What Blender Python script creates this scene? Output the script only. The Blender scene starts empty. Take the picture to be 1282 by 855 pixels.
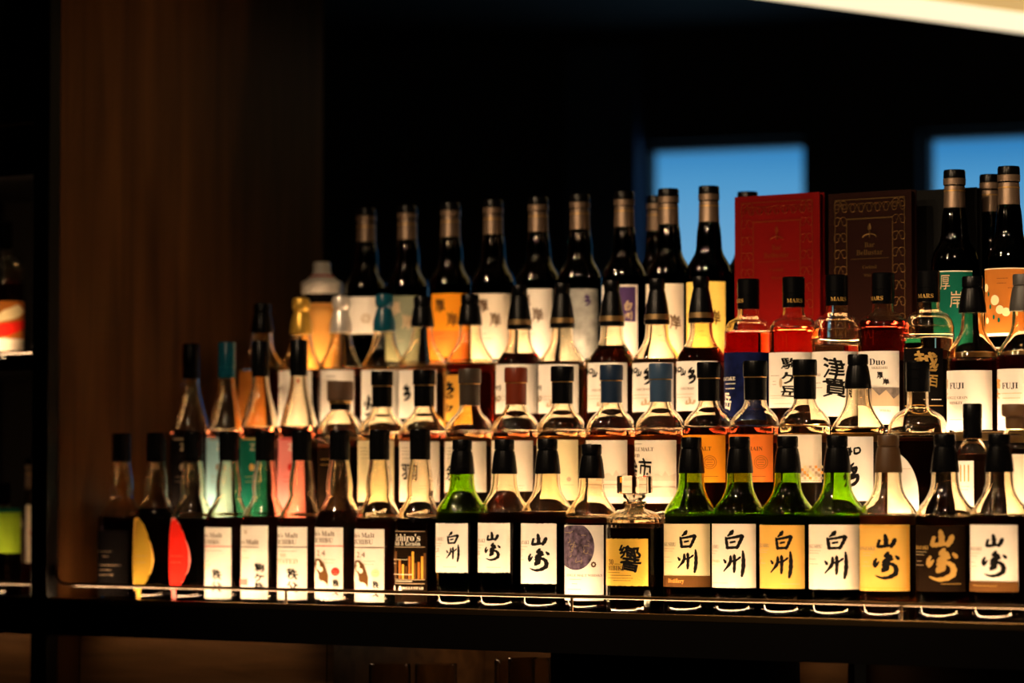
import bpy, bmesh, math, random
from mathutils import Vector, Matrix, Euler
random.seed(7)
PI = math.pi
R_ = math.radians
sc = bpy.context.scene
col = sc.collection

# ------------------------------------------------------------------ camera
F_PX = 4186.0                      # focal length in pixels of a 1282 wide frame
TH = R_(37.0)                      # the camera looks along the shelf at this angle
PITCH = math.atan(186 / F_PX)
D0 = F_PX / 747.0
ZS = 1.00                          # top of the back bar shelf
CAM = Vector((D0 * math.sin(TH), -D0 * math.cos(TH), ZS + 0.20))
cam = bpy.data.cameras.new('camera')
cam.sensor_width = 36.0
cam.lens = F_PX / 1282 * 36
cam.clip_start = 0.05
cam.clip_end = 200
camo = bpy.data.objects.new('camera', cam)
camo.location = CAM
camo.rotation_euler = (PI / 2 + PITCH, 0, TH)
col.objects.link(camo)
sc.camera = camo
cam.dof.use_dof = True
cam.dof.focus_distance = 5.40
cam.dof.aperture_fstop = 2.2
cam.dof.aperture_blades = 0

# ------------------------------------------------------------------ world: dusk sky seen through the windows
w = bpy.data.worlds.new('dusk_sky')
sc.world = w
w.use_nodes = True
nt = w.node_tree
bg = nt.nodes['Background']
tc = nt.nodes.new('ShaderNodeTexCoord')
sx = nt.nodes.new('ShaderNodeSeparateXYZ')
rp = nt.nodes.new('ShaderNodeValToRGB')
nt.links.new(tc.outputs['Generated'], sx.inputs[0])
nt.links.new(sx.outputs['Z'], rp.inputs[0])
nt.links.new(rp.outputs[0], bg.inputs[0])
el = rp.color_ramp.elements
el[0].position = 0.0; el[0].color = (0.30, 0.58, 0.80, 1)
el[1].position = 1.0; el[1].color = (0.003, 0.03, 0.12, 1)
for p, c in ((0.07, (0.20, 0.48, 0.72, 1)), (0.092, (0.10, 0.38, 0.66, 1)), (0.106, (0.02, 0.22, 0.52, 1)), (0.3, (0.008, 0.10, 0.32, 1))):
    e = el.new(p); e.color = c
bg.inputs[1].default_value = 0.95

# ------------------------------------------------------------------ view
sc.view_settings.view_transform = 'Standard'
sc.view_settings.look = 'None'
sc.view_settings.exposure = 0.0
sc.view_settings.gamma = 1.0
sc.view_settings.use_curve_mapping = False
cy = sc.cycles
cy.max_bounces = 28
cy.transmission_bounces = 28
cy.glossy_bounces = 8
cy.diffuse_bounces = 3
cy.transparent_max_bounces = 24
cy.caustics_reflective = False
cy.caustics_refractive = False
cy.sample_clamp_indirect = 40.0
cy.use_denoising = True
LED = 48.0            # strength of the warm strips along each step
LED_FRONT = 64.0
SPOT = 35.0            # each ceiling downlight
WARM = (1.0, 0.63, 0.33)

# ------------------------------------------------------------------ projection helpers (shelf runs along X, depth along Y)
RX = Vector((math.cos(TH), math.sin(TH), 0))
FW = Vector((-math.sin(TH) * math.cos(PITCH), math.cos(TH) * math.cos(PITCH), math.sin(PITCH)))
UP = RX.cross(FW)
def depth(x, y, z): return (Vector((x, y, z)) - CAM).dot(FW)
def x_at(px, y, z):
    k = (px - 641) / F_PX
    a = RX - k * FW
    b = Vector((0, y, z)) - CAM
    return -(a.dot(b)) / a.x
def scale_at(x, y, z): return F_PX / depth(x, y, z)
def z_at(py, x, y):
    k = (427.5 - py) / F_PX
    a = UP - k * FW
    b = Vector((x, y, 0)) - CAM
    return -(a.dot(b)) / a.z

# ------------------------------------------------------------------ materials
MATS = {}
def mat(name, c=(.5, .5, .5), rough=.5, metal=0.0, emit=None, es=0.0, bump=0.0, bscale=200., vary=0.0, spec=None, coat=0.0, sub=0.0):
    if name in MATS: return MATS[name]
    if spec is None:                              # matt printing inks and papers have hardly any sheen
        spec = 0.0 if name in ('paper_black', 'paper_dark_brown') else .04 if name.startswith(('ink', 'paper', 'planet', 'mountain', 'menu')) else .18 if name.startswith(('black', 'rack')) else .4
    m = bpy.data.materials.new(name); m.use_nodes = True
    n = m.node_tree.nodes; l = m.node_tree.links
    b = n['Principled BSDF']
    b.inputs['Base Color'].default_value = (*c, 1)
    b.inputs['Roughness'].default_value = rough
    b.inputs['Metallic'].default_value = metal
    b.inputs['Specular IOR Level'].default_value = spec
    b.inputs['Coat Weight'].default_value = coat
    if emit:
        b.inputs['Emission Color'].default_value = (*emit, 1)
        b.inputs['Emission Strength'].default_value = es
    if bump or vary:
        t = n.new('ShaderNodeTexCoord'); x = n.new('ShaderNodeTexNoise')
        x.inputs['Scale'].default_value = bscale; x.inputs['Detail'].default_value = 4
        l.new(t.outputs['Object'], x.inputs['Vector'])
        if bump:
            u = n.new('ShaderNodeBump'); u.inputs['Strength'].default_value = bump; u.inputs['Distance'].default_value = .001
            l.new(x.outputs['Fac'], u.inputs['Height']); l.new(u.outputs[0], b.inputs['Normal'])
        if vary:
            r = n.new('ShaderNodeValToRGB')
            r.color_ramp.elements[0].position = .3; r.color_ramp.elements[1].position = .75
            r.color_ramp.elements[0].color = (*[v * (1 - vary) for v in c], 1)
            r.color_ramp.elements[1].color = (*[min(1, v * (1 + vary * .5)) for v in c], 1)
            l.new(x.outputs['Fac'], r.inputs[0]); l.new(r.outputs[0], b.inputs['Base Color'])
    MATS[name] = m
    return m
def glassmat(name, c=(1, 1, 1), ior=1.48, rough=0.0):
    m = bpy.data.materials.new(name); m.use_nodes = True
    n = m.node_tree.nodes; l = m.node_tree.links
    n.remove(n['Principled BSDF'])
    fr = n.new('ShaderNodeFresnel'); fr.inputs['IOR'].default_value = ior
    rf = n.new('ShaderNodeBsdfRefraction'); rf.inputs['Color'].default_value = (*c, 1); rf.inputs['IOR'].default_value = ior; rf.inputs['Roughness'].default_value = rough
    gl = n.new('ShaderNodeBsdfGlossy'); gl.inputs['Color'].default_value = (1, 1, 1, 1); gl.inputs['Roughness'].default_value = .05
    mx = n.new('ShaderNodeMixShader')
    l.new(fr.outputs[0], mx.inputs[0]); l.new(rf.outputs[0], mx.inputs[1]); l.new(gl.outputs[0], mx.inputs[2])
    l.new(mx.outputs[0], n['Material Output'].inputs['Surface'])
    MATS[name] = m
    return m
def liquidmat(name, c, dens):
    m = bpy.data.materials.new(name); m.use_nodes = True
    n = m.node_tree.nodes; l = m.node_tree.links
    n.remove(n['Principled BSDF'])
    t = n.new('ShaderNodeBsdfTransparent')
    v = n.new('ShaderNodeVolumeAbsorption'); v.inputs['Color'].default_value = (*c, 1); v.inputs['Density'].default_value = dens
    l.new(t.outputs[0], n['Material Output'].inputs['Surface'])
    l.new(v.outputs[0], n['Material Output'].inputs['Volume'])
    MATS[name] = m
    return m
def woodmat(name, c1, c2, rough=.45, sc_=(60, 60, 3)):
    m = bpy.data.materials.new(name); m.use_nodes = True
    n = m.node_tree.nodes; l = m.node_tree.links
    b = n['Principled BSDF']; b.inputs['Roughness'].default_value = rough; b.inputs['Specular IOR Level'].default_value = .12
    t = n.new('ShaderNodeTexCoord'); mp = n.new('ShaderNodeMapping'); mp.inputs['Scale'].default_value = sc_
    x = n.new('ShaderNodeTexNoise'); x.inputs['Scale'].default_value = 1; x.inputs['Detail'].default_value = 6; x.inputs['Distortion'].default_value = .6
    r = n.new('ShaderNodeValToRGB')
    r.color_ramp.elements[0].color = (*c1, 1); r.color_ramp.elements[1].color = (*c2, 1)
    r.color_ramp.elements[0].position = .35; r.color_ramp.elements[1].position = .7
    l.new(t.outputs['Object'], mp.inputs[0]); l.new(mp.outputs[0], x.inputs['Vector']); l.new(x.outputs['Fac'], r.inputs[0])
    l.new(r.outputs[0], b.inputs['Base Color'])
    MATS[name] = m
    return m
glassmat('warm_lit_glass', (.99, .955, .875))  # clear glass, golden tint put in for the warm light it would reflect
glassmat('green_glass', (.60, .80, .10))
glassmat('dark_green_glass', (.02, .14, .11))
glassmat('stopper_glass', (.98, .96, .92))
liquidmat('amber', (1.0, .50, .08), 32)
liquidmat('gold_liquid', (1.0, .66, .16), 22)
liquidmat('deep_amber', (.80, .28, .04), 48)
liquidmat('red_liquid', (.86, .10, .03), 48)
liquidmat('dark_liquid', (.55, .14, .03), 60)
liquidmat('pale_liquid', (1.0, .78, .30), 14)
liquidmat('green_liquid', (.40, .55, .05), 50)
woodmat('panel_wood', (.030, .011, .0025), (.062, .024, .006), .42, (30, 30, 1.6))
woodmat('cabinet_wood', (.07, .035, .014), (.13, .065, .026), .4, (3, 30, 30))
mat('black_lacquer', (.003, .0025, .0025), .35)
mat('rack_black', (.012, .010, .009), .45)
mat('brass', (.55, .36, .16), .28, 1.0)
mat('dark_bronze', (.075, .045, .022), .38, 1.0)
mat('black_plastic', (.002, .002, .0025), .26)
mat('black_foil', (.003, .003, .0035), .25, bump=.2, bscale=300)
mat('navy_cap', (.010, .022, .050), .3)
mat('steel_blue_cap', (.030, .062, .12), .3)
mat('red_brown_cap', (.15, .022, .008), .3)
mat('grey_brown_cap', (.05, .036, .026), .3)
mat('teal_cap', (.002, .065, .105), .28)
mat('brown_cap', (.055, .026, .009), .4)
mat('cork_cap', (.09, .045, .022), .6, bump=.4, bscale=250)
mat('tan_cap', (.10, .048, .018), .5)
mat('gold_cap', (.85, .50, .08), .3, .6)
mat('silver_cap', (.75, .70, .64), .3, .5)
mat('grey_cap', (.05, .046, .043), .4)
mat('bronze_foil', (.30, .21, .15), .38, .8, bump=.3, bscale=400)
mat('gold_trim', (.75, .46, .15), .3, .9)
mat('white_ceramic', (.80, .74, .66), .35)
mat('paper_white', (.80, .755, .69), .65, bump=.1, bscale=900)
mat('paper_warm', (.80, .71, .58), .65, bump=.1, bscale=900)
mat('paper_cream', (.78, .66, .38), .65, bump=.1, bscale=900)
mat('paper_gold', (.68, .40, .085), .6, bump=.1, bscale=900)
mat('paper_amber', (.72, .36, .05), .6, bump=.1, bscale=900)
mat('gold_leaf', (.80, .50, .07), .42, .35, bump=.35, bscale=300)
mat('paper_orange', (.82, .30, .015), .6)
mat('paper_deep_orange', (.82, .20, .03), .6)
mat('paper_copper', (.42, .14, .022), .6)
mat('paper_black', (.005, .004, .004), .5)
mat('paper_dark_brown', (.012, .0065, .0035), .5)
mat('paper_brown', (.115, .050, .014), .55)
mat('paper_purple', (.065, .035, .12), .55)
mat('paper_yellow', (.80, .58, .13), .6)
mat('paper_grey_green', (.19, .21, .15), .6)
mat('paper_pale_grey', (.36, .37, .36), .6, vary=.5, bscale=40)
mat('paper_blue', (.28, .52, .60), .6)
mat('paper_green', (.004, .085, .055), .55)
mat('paper_bright_green', (.32, .50, .03), .55)
mat('paper_pink', (.74, .22, .20), .6)
mat('paper_navy', (.005, .009, .055), .5, vary=.7, bscale=45)
mat('paper_red', (.75, .02, .012), .5)
mat('paper_olive', (.32, .20, .022), .5)
mat('ink', (.008, .007, .007), .6)
mat('ink_brown', (.10, .045, .015), .6)
mat('ink_grey', (.24, .18, .12), .6)
mat('ink_pale', (.50, .38, .25), .6)
mat('ink_faint', (.66, .56, .44), .6)
mat('bronze_band', (.26, .165, .07), .35, .8)
mat('ink_red', (.55, .03, .02), .6)
mat('ink_gold', (.60, .36, .10), .45, .5)
mat('ink_white', (.85, .78, .66), .6)
mat('ink_orange', (.80, .36, .08), .6)
mat('menu_red', (.12, .0022, .0016), .5)
mat('menu_brown', (.011, .0028, .0016), .5)
mat('menu_black', (.006, .006, .006), .55)
mat('menu_gold', (.09, .05, .018), .4, .6)
mat('planet_ink', (.12, .085, .13), .6, vary=.75, bscale=140)
mat('mountain_ink', (.24, .20, .18), .6, vary=.5, bscale=90)
mat('painted_amber', (.72, .34, .07), .5)

# ------------------------------------------------------------------ mesh helpers
def obj(name, me, m=None, parent=None):
    o = bpy.data.objects.new(name, me)
    col.objects.link(o)
    if m is not None and len(me.materials) == 0: me.materials.append(MATS[m] if isinstance(m, str) else m)
    if parent is not None: o.parent = parent
    return o
def thing(name, label, cat, loc=(0, 0, 0), rz=0, group=None):
    o = bpy.data.objects.new(name, None); col.objects.link(o)
    o.empty_display_size = .02
    o.location = loc; o.rotation_euler = (0, 0, rz)
    return tag(o, label, cat, group)
def tag(o, label, cat, group=None):
    o['label'] = label; o['category'] = cat
    if group: o['group'] = group
    return o
def struct(o):
    o['kind'] = 'structure'
    return o
def mesh_from(vs, fs, smooth=False, name='m'):
    me = bpy.data.meshes.new(name); me.from_pydata(vs, [], fs)
    if smooth:
        for p in me.polygons: p.use_smooth = True
    me.update()
    return me
def catmull(pts, n=4):
    out = []
    for i in range(len(pts) - 1):
        p0 = pts[max(i - 1, 0)]; p1 = pts[i]; p2 = pts[i + 1]; p3 = pts[min(i + 2, len(pts) - 1)]
        for k in range(n):
            t = k / n
            out.append(tuple(.5 * (2 * p1[j] + (p2[j] - p0[j]) * t + (2 * p0[j] - 5 * p1[j] + 4 * p2[j] - p3[j]) * t * t + (3 * p1[j] - p0[j] - 3 * p2[j] + p3[j]) * t ** 3) for j in (0, 1)))
    out.append(pts[-1])
    return [(max(r, 0.0), z) for r, z in out]
def lathe_data(prof, seg=40, flip=False, ox=0):
    vs, fs, rings = [], [], []
    for r, z in prof:
        if r < 1e-6:
            rings.append([len(vs)]); vs.append((0, 0, z))
        else:
            b = len(vs); rings.append(list(range(b, b + seg)))
            for k in range(seg):
                a = 2 * PI * k / seg
                vs.append((r * math.cos(a), r * math.sin(a), z))
    for A, B in zip(rings, rings[1:]):
        for k in range(seg):
            a0 = A[k % len(A)]; a1 = A[(k + 1) % len(A)]; b0 = B[k % len(B)]; b1 = B[(k + 1) % len(B)]
            f = []
            for v in (a0, a1, b1, b0):
                if v not in f: f.append(v)
            if len(f) > 2: fs.append(f[::-1] if flip else f)
    return vs, fs
def sharpen(me, ang=35):
    for p in me.polygons: p.use_smooth = True
    me.set_sharp_from_angle(angle=R_(ang))
def lathe(prof, seg=40, smooth=True, ang=35):
    vs, fs = lathe_data(prof, seg)
    me = mesh_from(vs, fs)
    if smooth: sharpen(me, ang)
    return me
def box_me(x0, x1, y0, y1, z0, z1, bevel=0.0):
    bm = bmesh.new()
    bmesh.ops.create_cube(bm, size=1)
    for v in bm.verts:
        v.co = Vector(((x0 + x1) / 2 + v.co.x * (x1 - x0), (y0 + y1) / 2 + v.co.y * (y1 - y0), (z0 + z1) / 2 + v.co.z * (z1 - z0)))
    if bevel: bmesh.ops.bevel(bm, geom=bm.edges[:], offset=bevel, segments=2, affect='EDGES', profile=.5)
    me = bpy.data.meshes.new('b'); bm.to_mesh(me); bm.free()
    return me
def join_me(mes):
    bm = bmesh.new()
    for m in mes: bm.from_mesh(m)
    me = bpy.data.meshes.new('j'); bm.to_mesh(me); bm.free()
    return me
def tube_me(pts, r, seg=10):
    vs, fs = [], []
    n = len(pts)
    P = [Vector(p) for p in pts]
    for i, p in enumerate(P):
        t = (P[min(i + 1, n - 1)] - P[max(i - 1, 0)]).normalized()
        a = t.cross(Vector((0, 0, 1)))
        if a.length < .01: a = t.cross(Vector((0, 1, 0)))
        a.normalize(); b = t.cross(a)
        for k in range(seg):
            q = p + r * (math.cos(2 * PI * k / seg) * a + math.sin(2 * PI * k / seg) * b)
            vs.append(tuple(q))
    for i in range(n - 1):
        for k in range(seg):
            fs.append((i * seg + k, i * seg + (k + 1) % seg, (i + 1) * seg + (k + 1) % seg, (i + 1) * seg + k))
    fs.append(tuple(range(seg))[::-1]); fs.append(tuple(range((n - 1) * seg, n * seg)))
    me = mesh_from(vs, fs); sharpen(me, 50)
    return me

# ------------------------------------------------------------------ lettering
def serif(s):
    o = ''
    for ch in s:
        if 'A' <= ch <= 'Z': o += chr(0x1D400 + ord(ch) - 65)
        elif 'a' <= ch <= 'z': o += chr(0x1D41A + ord(ch) - 97)
        elif '0' <= ch <= '9': o += chr(0x1D7CE + ord(ch) - 48)
        else: o += ch
    return o
_gl = {}
def glyph(s, style):
    k = (s, style)
    if k in _gl: return _gl[k]
    c = bpy.data.curves.new('t', 'FONT'); c.body = serif(s) if style == 'serif' else s
    c.size = 1; c.resolution_u = 2
    o = bpy.data.objects.new('t', c); col.objects.link(o)
    bpy.context.view_layer.update()
    me = bpy.data.meshes.new_from_object(o.evaluated_get(bpy.context.evaluated_depsgraph_get()))
    vs = [(v.co.x, v.co.y) for v in me.vertices]; fs = [tuple(p.vertices) for p in me.polygons]
    bpy.data.objects.remove(o); bpy.data.curves.remove(c); bpy.data.meshes.remove(me)
    if style == 'brush':                        # heavier strokes: shifted copies of the same glyph
        V, Fc = [], []
        for dx, dy in ((0, 0), (.03, .012), (-.02, -.02), (.012, -.03)):
            b = len(V); V += [(x + dx + .06 * math.sin(y * 5), y + dy + .04 * math.sin(x * 6)) for x, y in vs]; Fc += [tuple(i + b for i in f) for f in fs]
        vs, fs = V, Fc
    xs = [v[0] for v in vs]; ys = [v[1] for v in vs]
    x0, x1, y0, y1 = min(xs), max(xs), min(ys), max(ys)
    _gl[k] = ([((x - x0) / (x1 - x0), (y - y0) / (y1 - y0)) for x, y in vs], fs, (x1 - x0) / (y1 - y0))
    return _gl[k]
# brush characters: strokes of (x, y, half width) in a unit box
BRUSH = {
 'haku': [[(.47, 1.0, .03), (.38, .86, .075), (.15, .68, .02)],
          [(.04, .64, .03), (.09, .45, .06), (.15, .06, .06)],
          [(.10, .56, .04), (.50, .62, .045), (.93, .70, .06), (.90, .55, .065), (.78, .30, .06), (.66, .06, .05)],
          [(.30, .36, .04), (.58, .41, .035)],
          [(.14, .09, .05), (.70, .12, .045)]],
 'shu': [[(.02, .66, .025), (.13, .55, .05)],
         [(.37, .80, .04), (.33, .52, .05), (.02, .20, .018)],
         [(.25, .46, .03), (.46, .62, .03)],
         [(.54, .84, .045), (.55, .50, .05), (.53, .17, .04)],
         [(.57, .60, .03), (.82, .76, .03)],
         [(.92, 1.0, .03), (.95, .70, .055), (.94, .35, .06), (.87, .01, .04)]],
 'yama': [[(.42, 1.0, .05), (.47, .60, .085), (.47, .18, .07)],
          [(.14, .60, .06), (.05, .20, .06), (.10, .10, .08), (.45, .16, .08), (.82, .22, .05)],
          [(.93, .68, .07), (.86, .40, .085), (.72, .05, .06)]],
 'saki': [[(.13, .74, .03), (.04, .58, .05), (.08, .47, .05), (.23, .62, .025)],
          [(.60, .98, .035), (.48, .84, .05), (.68, .82, .05), (.42, .62, .05), (.36, .60, .03)],
          [(.38, .60, .035), (.60, .70, .05), (.76, .72, .03)],
          [(.60, .66, .06), (.48, .42, .075), (.36, .26, .05)],
          [(.36, .50, .04), (.56, .44, .05), (.50, .30, .05)],
          [(.42, .40, .03), (.66, .54, .04), (.85, .42, .06), (.86, .20, .065), (.64, .05, .05), (.36, .01, .035), (.08, .10, .012)],
          [(.86, .84, .03), (.98, .73, .05)]],
 'chi': [[(.12, .95, .03), (.25, .80, .05), (.10, .66, .03), (.40, .74, .03)],
         [(.28, .98, .03), (.26, .60, .05), (.08, .46, .02)],
         [(.52, .92, .03), (.56, .62, .05), (.86, .70, .04), (.84, .94, .04), (.52, .92, .03)]],
 'ta': [[(.55, 1.0, .03), (.20, .72, .05), (.72, .80, .05), (.55, .56, .05), (.14, .42, .02)],
        [(.60, .62, .03), (.26, .34, .05), (.80, .46, .06), (.66, .16, .06), (.20, .00, .02)],
        [(.40, .70, .03), (.52, .62, .05)]],
}
def brush(key):
    k = ('brush', key)
    if k in _gl: return _gl[k]
    V, Fc = [], []
    for st in BRUSH[key]:
        pts = []
        n = len(st)
        for i in range(n - 1):
            p0 = st[max(i - 1, 0)]; p1 = st[i]; p2 = st[i + 1]; p3 = st[min(i + 2, n - 1)]
            for q in range(6):
                t = q / 6
                pts.append([.5 * (2 * p1[j] + (p2[j] - p0[j]) * t + (2 * p0[j] - 5 * p1[j] + 4 * p2[j] - p3[j]) * t * t + (3 * p1[j] - p0[j] - 3 * p2[j] + p3[j]) * t ** 3) for j in (0, 1, 2)])
        pts.append(list(st[-1]))
        b = len(V)
        for i, (x, y, h) in enumerate(pts):
            a = pts[max(i - 1, 0)]; c = pts[min(i + 1, len(pts) - 1)]
            tx, ty = c[0] - a[0], c[1] - a[1]; L = math.hypot(tx, ty) or 1
            tx, ty = tx / L, ty / L
            h *= 1.55 * (1 + .12 * math.sin(i * 1.7 + x * 9))
            V.append((x - ty * h, y + tx * h)); V.append((x + ty * h, y - tx * h))
        for i in range(len(pts) - 1):
            Fc.append((b + 2 * i, b + 2 * i + 1, b + 2 * i + 3, b + 2 * i + 2))
        for (x, y, h) in (st[0], st[-1]):      # round ends
            b = len(V); V += [(x + h * math.cos(q * PI / 4), y + h * math.sin(q * PI / 4)) for q in range(8)]
            Fc.append(tuple(range(b, b + 8)))
    _gl[k] = (V, Fc, 1)
    return _gl[k]

# ------------------------------------------------------------------ labels wrapped on round bottles
class Art:
    """Collects flat print in arc metres / height metres, then wraps it on radius R about the centre angle c."""
    def __init__(s, R, c, px0, S, zf):
        s.R, s.c, s.px0, s.S, s.zf = R, c, px0, S, zf
        s.layers = []
    def X(s, px):                                # photo column -> arc metres from the label centre
        q = max(-.995, min(.995, (px - s.px0) / (s.R * s.S)))
        return (math.asin(q) - s.c) * s.R
    def Z(s, py): return s.zf(py)
    def add(s, name, m, V, Fc):
        for L in s.layers[-1:]:
            if L[0] == name and L[1] == m:
                b = len(L[2]); L[2] += V; L[3] += [tuple(i + b for i in f) for f in Fc]
                return
        s.layers.append([name, m, list(V), [tuple(f) for f in Fc]])
    def glyphs(s, g, x0, x1, z0, z1, m, name='lettering'):
        V, Fc, _ = g
        s.add(name, m, [(x0 + x * (x1 - x0), z0 + y * (z1 - z0)) for x, y in V], Fc)
    def brush(s, key, px0, px1, py0, py1, m='ink'):
        s.glyphs(brush(key), s.X(px0), s.X(px1), s.Z(py1), s.Z(py0), m)
    def text(s, t, px, py, h, m='ink', style='serif', al='c', wide=1.0):
        """text of cap height h metres, centred on photo row py; al says which end stands at photo column px"""
        g = glyph(t, style); wd = g[2] * h * wide; x = s.X(px)
        x0 = x - (wd / 2 if al == 'c' else wd if al == 'r' else 0)
        z = s.Z(py)
        s.glyphs(g, x0, x0 + wd, z - h / 2, z + h / 2, m)
    def textbox(s, t, px0, px1, py0, py1, m='ink', style='brush', name='lettering'):
        s.glyphs(glyph(t, style), s.X(px0), s.X(px1), s.Z(py1), s.Z(py0), m, name)
    def rect(s, px0, px1, py0, py1, m, name='print'):
        x0, x1, z0, z1 = s.X(px0), s.X(px1), s.Z(py1), s.Z(py0)
        s.add(name, m, [(x0, z0), (x1, z0), (x1, z1), (x0, z1)], [(0, 1, 2, 3)])
    def poly(s, pts, m, name='print'):
        V = [(s.X(a), s.Z(b)) for a, b in pts]
        cx = sum(v[0] for v in V) / len(V); cz = sum(v[1] for v in V) / len(V)
        s.add(name, m, V, [tuple(range(len(V)))])
    def disc(s, px, py, r, m, name='print', ry=None):
        x, z = s.X(px), s.Z(py); ry = ry or r
        s.add(name, m, [(x + r * math.cos(q * PI / 12), z + ry * math.sin(q * PI / 12)) for q in range(24)], [tuple(range(24))])
    def lines(s, rows, m='ink_pale', h=.0009):
        """rows of print too small to read: (px0, px1, py), broken into short dashes"""
        rnd = random.Random(len(rows) * 7 + int(rows[0][2]))
        for a, b, y in rows:
            x, x1 = s.X(a), s.X(b); z = s.Z(y)
            while x < x1:
                d = rnd.uniform(.0012, .004)
                e = min(x1, x + d)
                s.add('lettering', m, [(x, z - h / 2), (e, z - h / 2), (e, z + h / 2), (x, z + h / 2)], [(0, 1, 2, 3)])
                x = e + .0007
    def build(s, parent, eps=.0007):
        for k, (name, m, V, Fc) in enumerate(s.layers):
            bm = bmesh.new()
            vv = [bm.verts.new((x, 0, z)) for x, z in V]
            for f in Fc:
                try: bm.faces.new([vv[i] for i in f])
                except ValueError: pass
            xs = [v[0] for v in V]; lo, hi = min(xs), max(xs)
            step = .005
            x = math.floor(lo / step) * step + step
            while x < hi:
                bmesh.ops.bisect_plane(bm, geom=bm.verts[:] + bm.edges[:] + bm.faces[:], plane_co=(x, 0, 0), plane_no=(1, 0, 0), dist=1e-6)
                x += step
            r = s.R + eps + .00022 * k
            for v in bm.verts:
                a = v.co.x / s.R
                v.co = Vector((r * math.sin(a), -r * math.cos(a), v.co.z))
            for f in bm.faces:
                f.normal_update()
                c = f.calc_center_median()
                if f.normal.x * c.x + f.normal.y * c.y < 0: f.normal_flip()
            me = bpy.data.meshes.new(name); bm.to_mesh(me); bm.free()
            obj(name, me, m, parent)

def label_mesh(R, half, z0, z1, torn=False, shape=None, n=30):
    """a paper sheet of real thickness wrapped round the bottle; shape(t) gives (bottom, top) in 0..1 across the sheet"""
    rnd = random.Random(int(half * 1e4) + int(z1 * 1e5))
    vs, fs = [], []
    n = 60 if torn or shape else n
    for k in range(n + 1):
        t = k / n; a = -half + 2 * half * t
        b, u = (0., 1.) if shape is None else shape(t)
        zb, zt = z0 + (z1 - z0) * b, z0 + (z1 - z0) * u
        if torn:
            zb += rnd.uniform(-.0008, .0008); zt += rnd.uniform(-.0008, .0008)
            if k in (0, n): a += rnd.uniform(-.01, .01)
        for r in (R + .0002, R + .0005):
            vs.append((r * math.sin(a), -r * math.cos(a), zb)); vs.append((r * math.sin(a), -r * math.cos(a), zt))
    for k in range(n):
        i = 4 * k; j = i + 4
        fs.append((i + 2, j + 2, j + 3, i + 3)); fs.append((i, i + 1, j + 1, j))
        fs.append((i + 1, i + 3, j + 3, j + 1)); fs.append((i, j, j + 2, i + 2))
    fs.append((0, 2, 3, 1)); e = 4 * n; fs.append((e, e + 1, e + 3, e + 2))
    me = mesh_from(vs, fs); sharpen(me, 40)
    return me

# ------------------------------------------------------------------ bottle kinds: glass profile (r, z), radius, cap pieces
def heel(R): return [(0, .004), (R * .55, .0015), (R * .80, .0), (R * .93, .0015), (R * .985, .006), (R, .013)]
KIND = {}
def kind(name, R, H, upper, caps, seg=40, t=.0032):
    KIND[name] = dict(R=R, H=H, prof=[(min(r, R), z) for r, z in catmull(heel(R), 3)[:-1] + catmull([(R, .013)] + upper, 4)], caps=caps, seg=seg, t=t)
# caps: list of (part name, material slot, profile) ; slot 0 = cap colour, slot text = fixed material
def flare_cap(zb, zt, rb, rt):
    h = zt - zb; g = zb + h * .66
    return [('cap', 0, [(0, zb), (rb, zb), (rb * 1.01, zb + .002), (rb * .97, zb + h * .2), (rt * 1.12, zb + h * .5), (rt * 1.0, g), (rt * .93, g + .0008), (rt * .93, g + .002), (rt * 1.0, g + .003), (rt, zt - .0025), (rt * .93, zt), (0, zt)])]
def straight_cap(zb, zt, r, seams=(.33, .62)):
    P = [(0, zb), (r, zb)]
    for s in seams:
        z = zb + (zt - zb) * s
        P += [(r, z - .0006), (r * .955, z - .0004), (r * .955, z + .0006), (r * 1.01, z + .0008)]
    P += [(r, zt - .002), (r * .93, zt), (0, zt)]
    return [('cap', 0, P)]
# tall flared-neck bottle with round shoulders (front row, right)
kind('pot', .0445, .285, [(.0445, .09), (.0445, .155), (.0440, .163), (.0422, .169), (.038, .176), (.0305, .186), (.0245, .197), (.0215, .209), (.0205, .222), (.0200, .235)],
     flare_cap(.227, .285, .0215, .0168))
kind('pot_small', .043, .262, [(.043, .08), (.043, .136), (.0425, .143), (.040, .150), (.034, .159), (.027, .170), (.022, .182), (.0200, .195), (.0192, .215)],
     flare_cap(.207, .262, .0215, .0165))
# bottle with a bulging neck (front row, left)
kind('bulb', .0425, .304, [(.0425, .08), (.0425, .140), (.0415, .149), (.037, .160), (.030, .172), (.0245, .183), (.0222, .190), (.0228, .198), (.0230, .208), (.0215, .224), (.0188, .240), (.0170, .252), (.0165, .262)],
     straight_cap(.252, .304, .0176))
# round shouldered bottle with a two piece cap
kind('round', .0435, .256, [(.0435, .08), (.0435, .140), (.0425, .150), (.0385, .161), (.0310, .171), (.0235, .178), (.0195, .185), (.0175, .193), (.0168, .205)],
     [('cap_sleeve', 0, [(0, .192), (.0182, .192), (.0182, .228), (.0176, .229), (0, .229)]),
      ('cap_ring', 'gold_trim', [(0, .2285), (.0186, .2285), (.0186, .2302), (0, .2302)]),
      ('cap', 0, [(0, .2302), (.0198, .2302), (.0200, .232), (.0200, .253), (.0190, .256), (0, .256)])])
# long sloping neck (row two, far left)
kind('slope', .037, .317, [(.037, .08), (.037, .138), (.0362, .150), (.0330, .168), (.0270, .192), (.0205, .216), (.0165, .238), (.0152, .255), (.0148, .262)],
     straight_cap(.252, .317, .0160, (.30,)))
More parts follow.
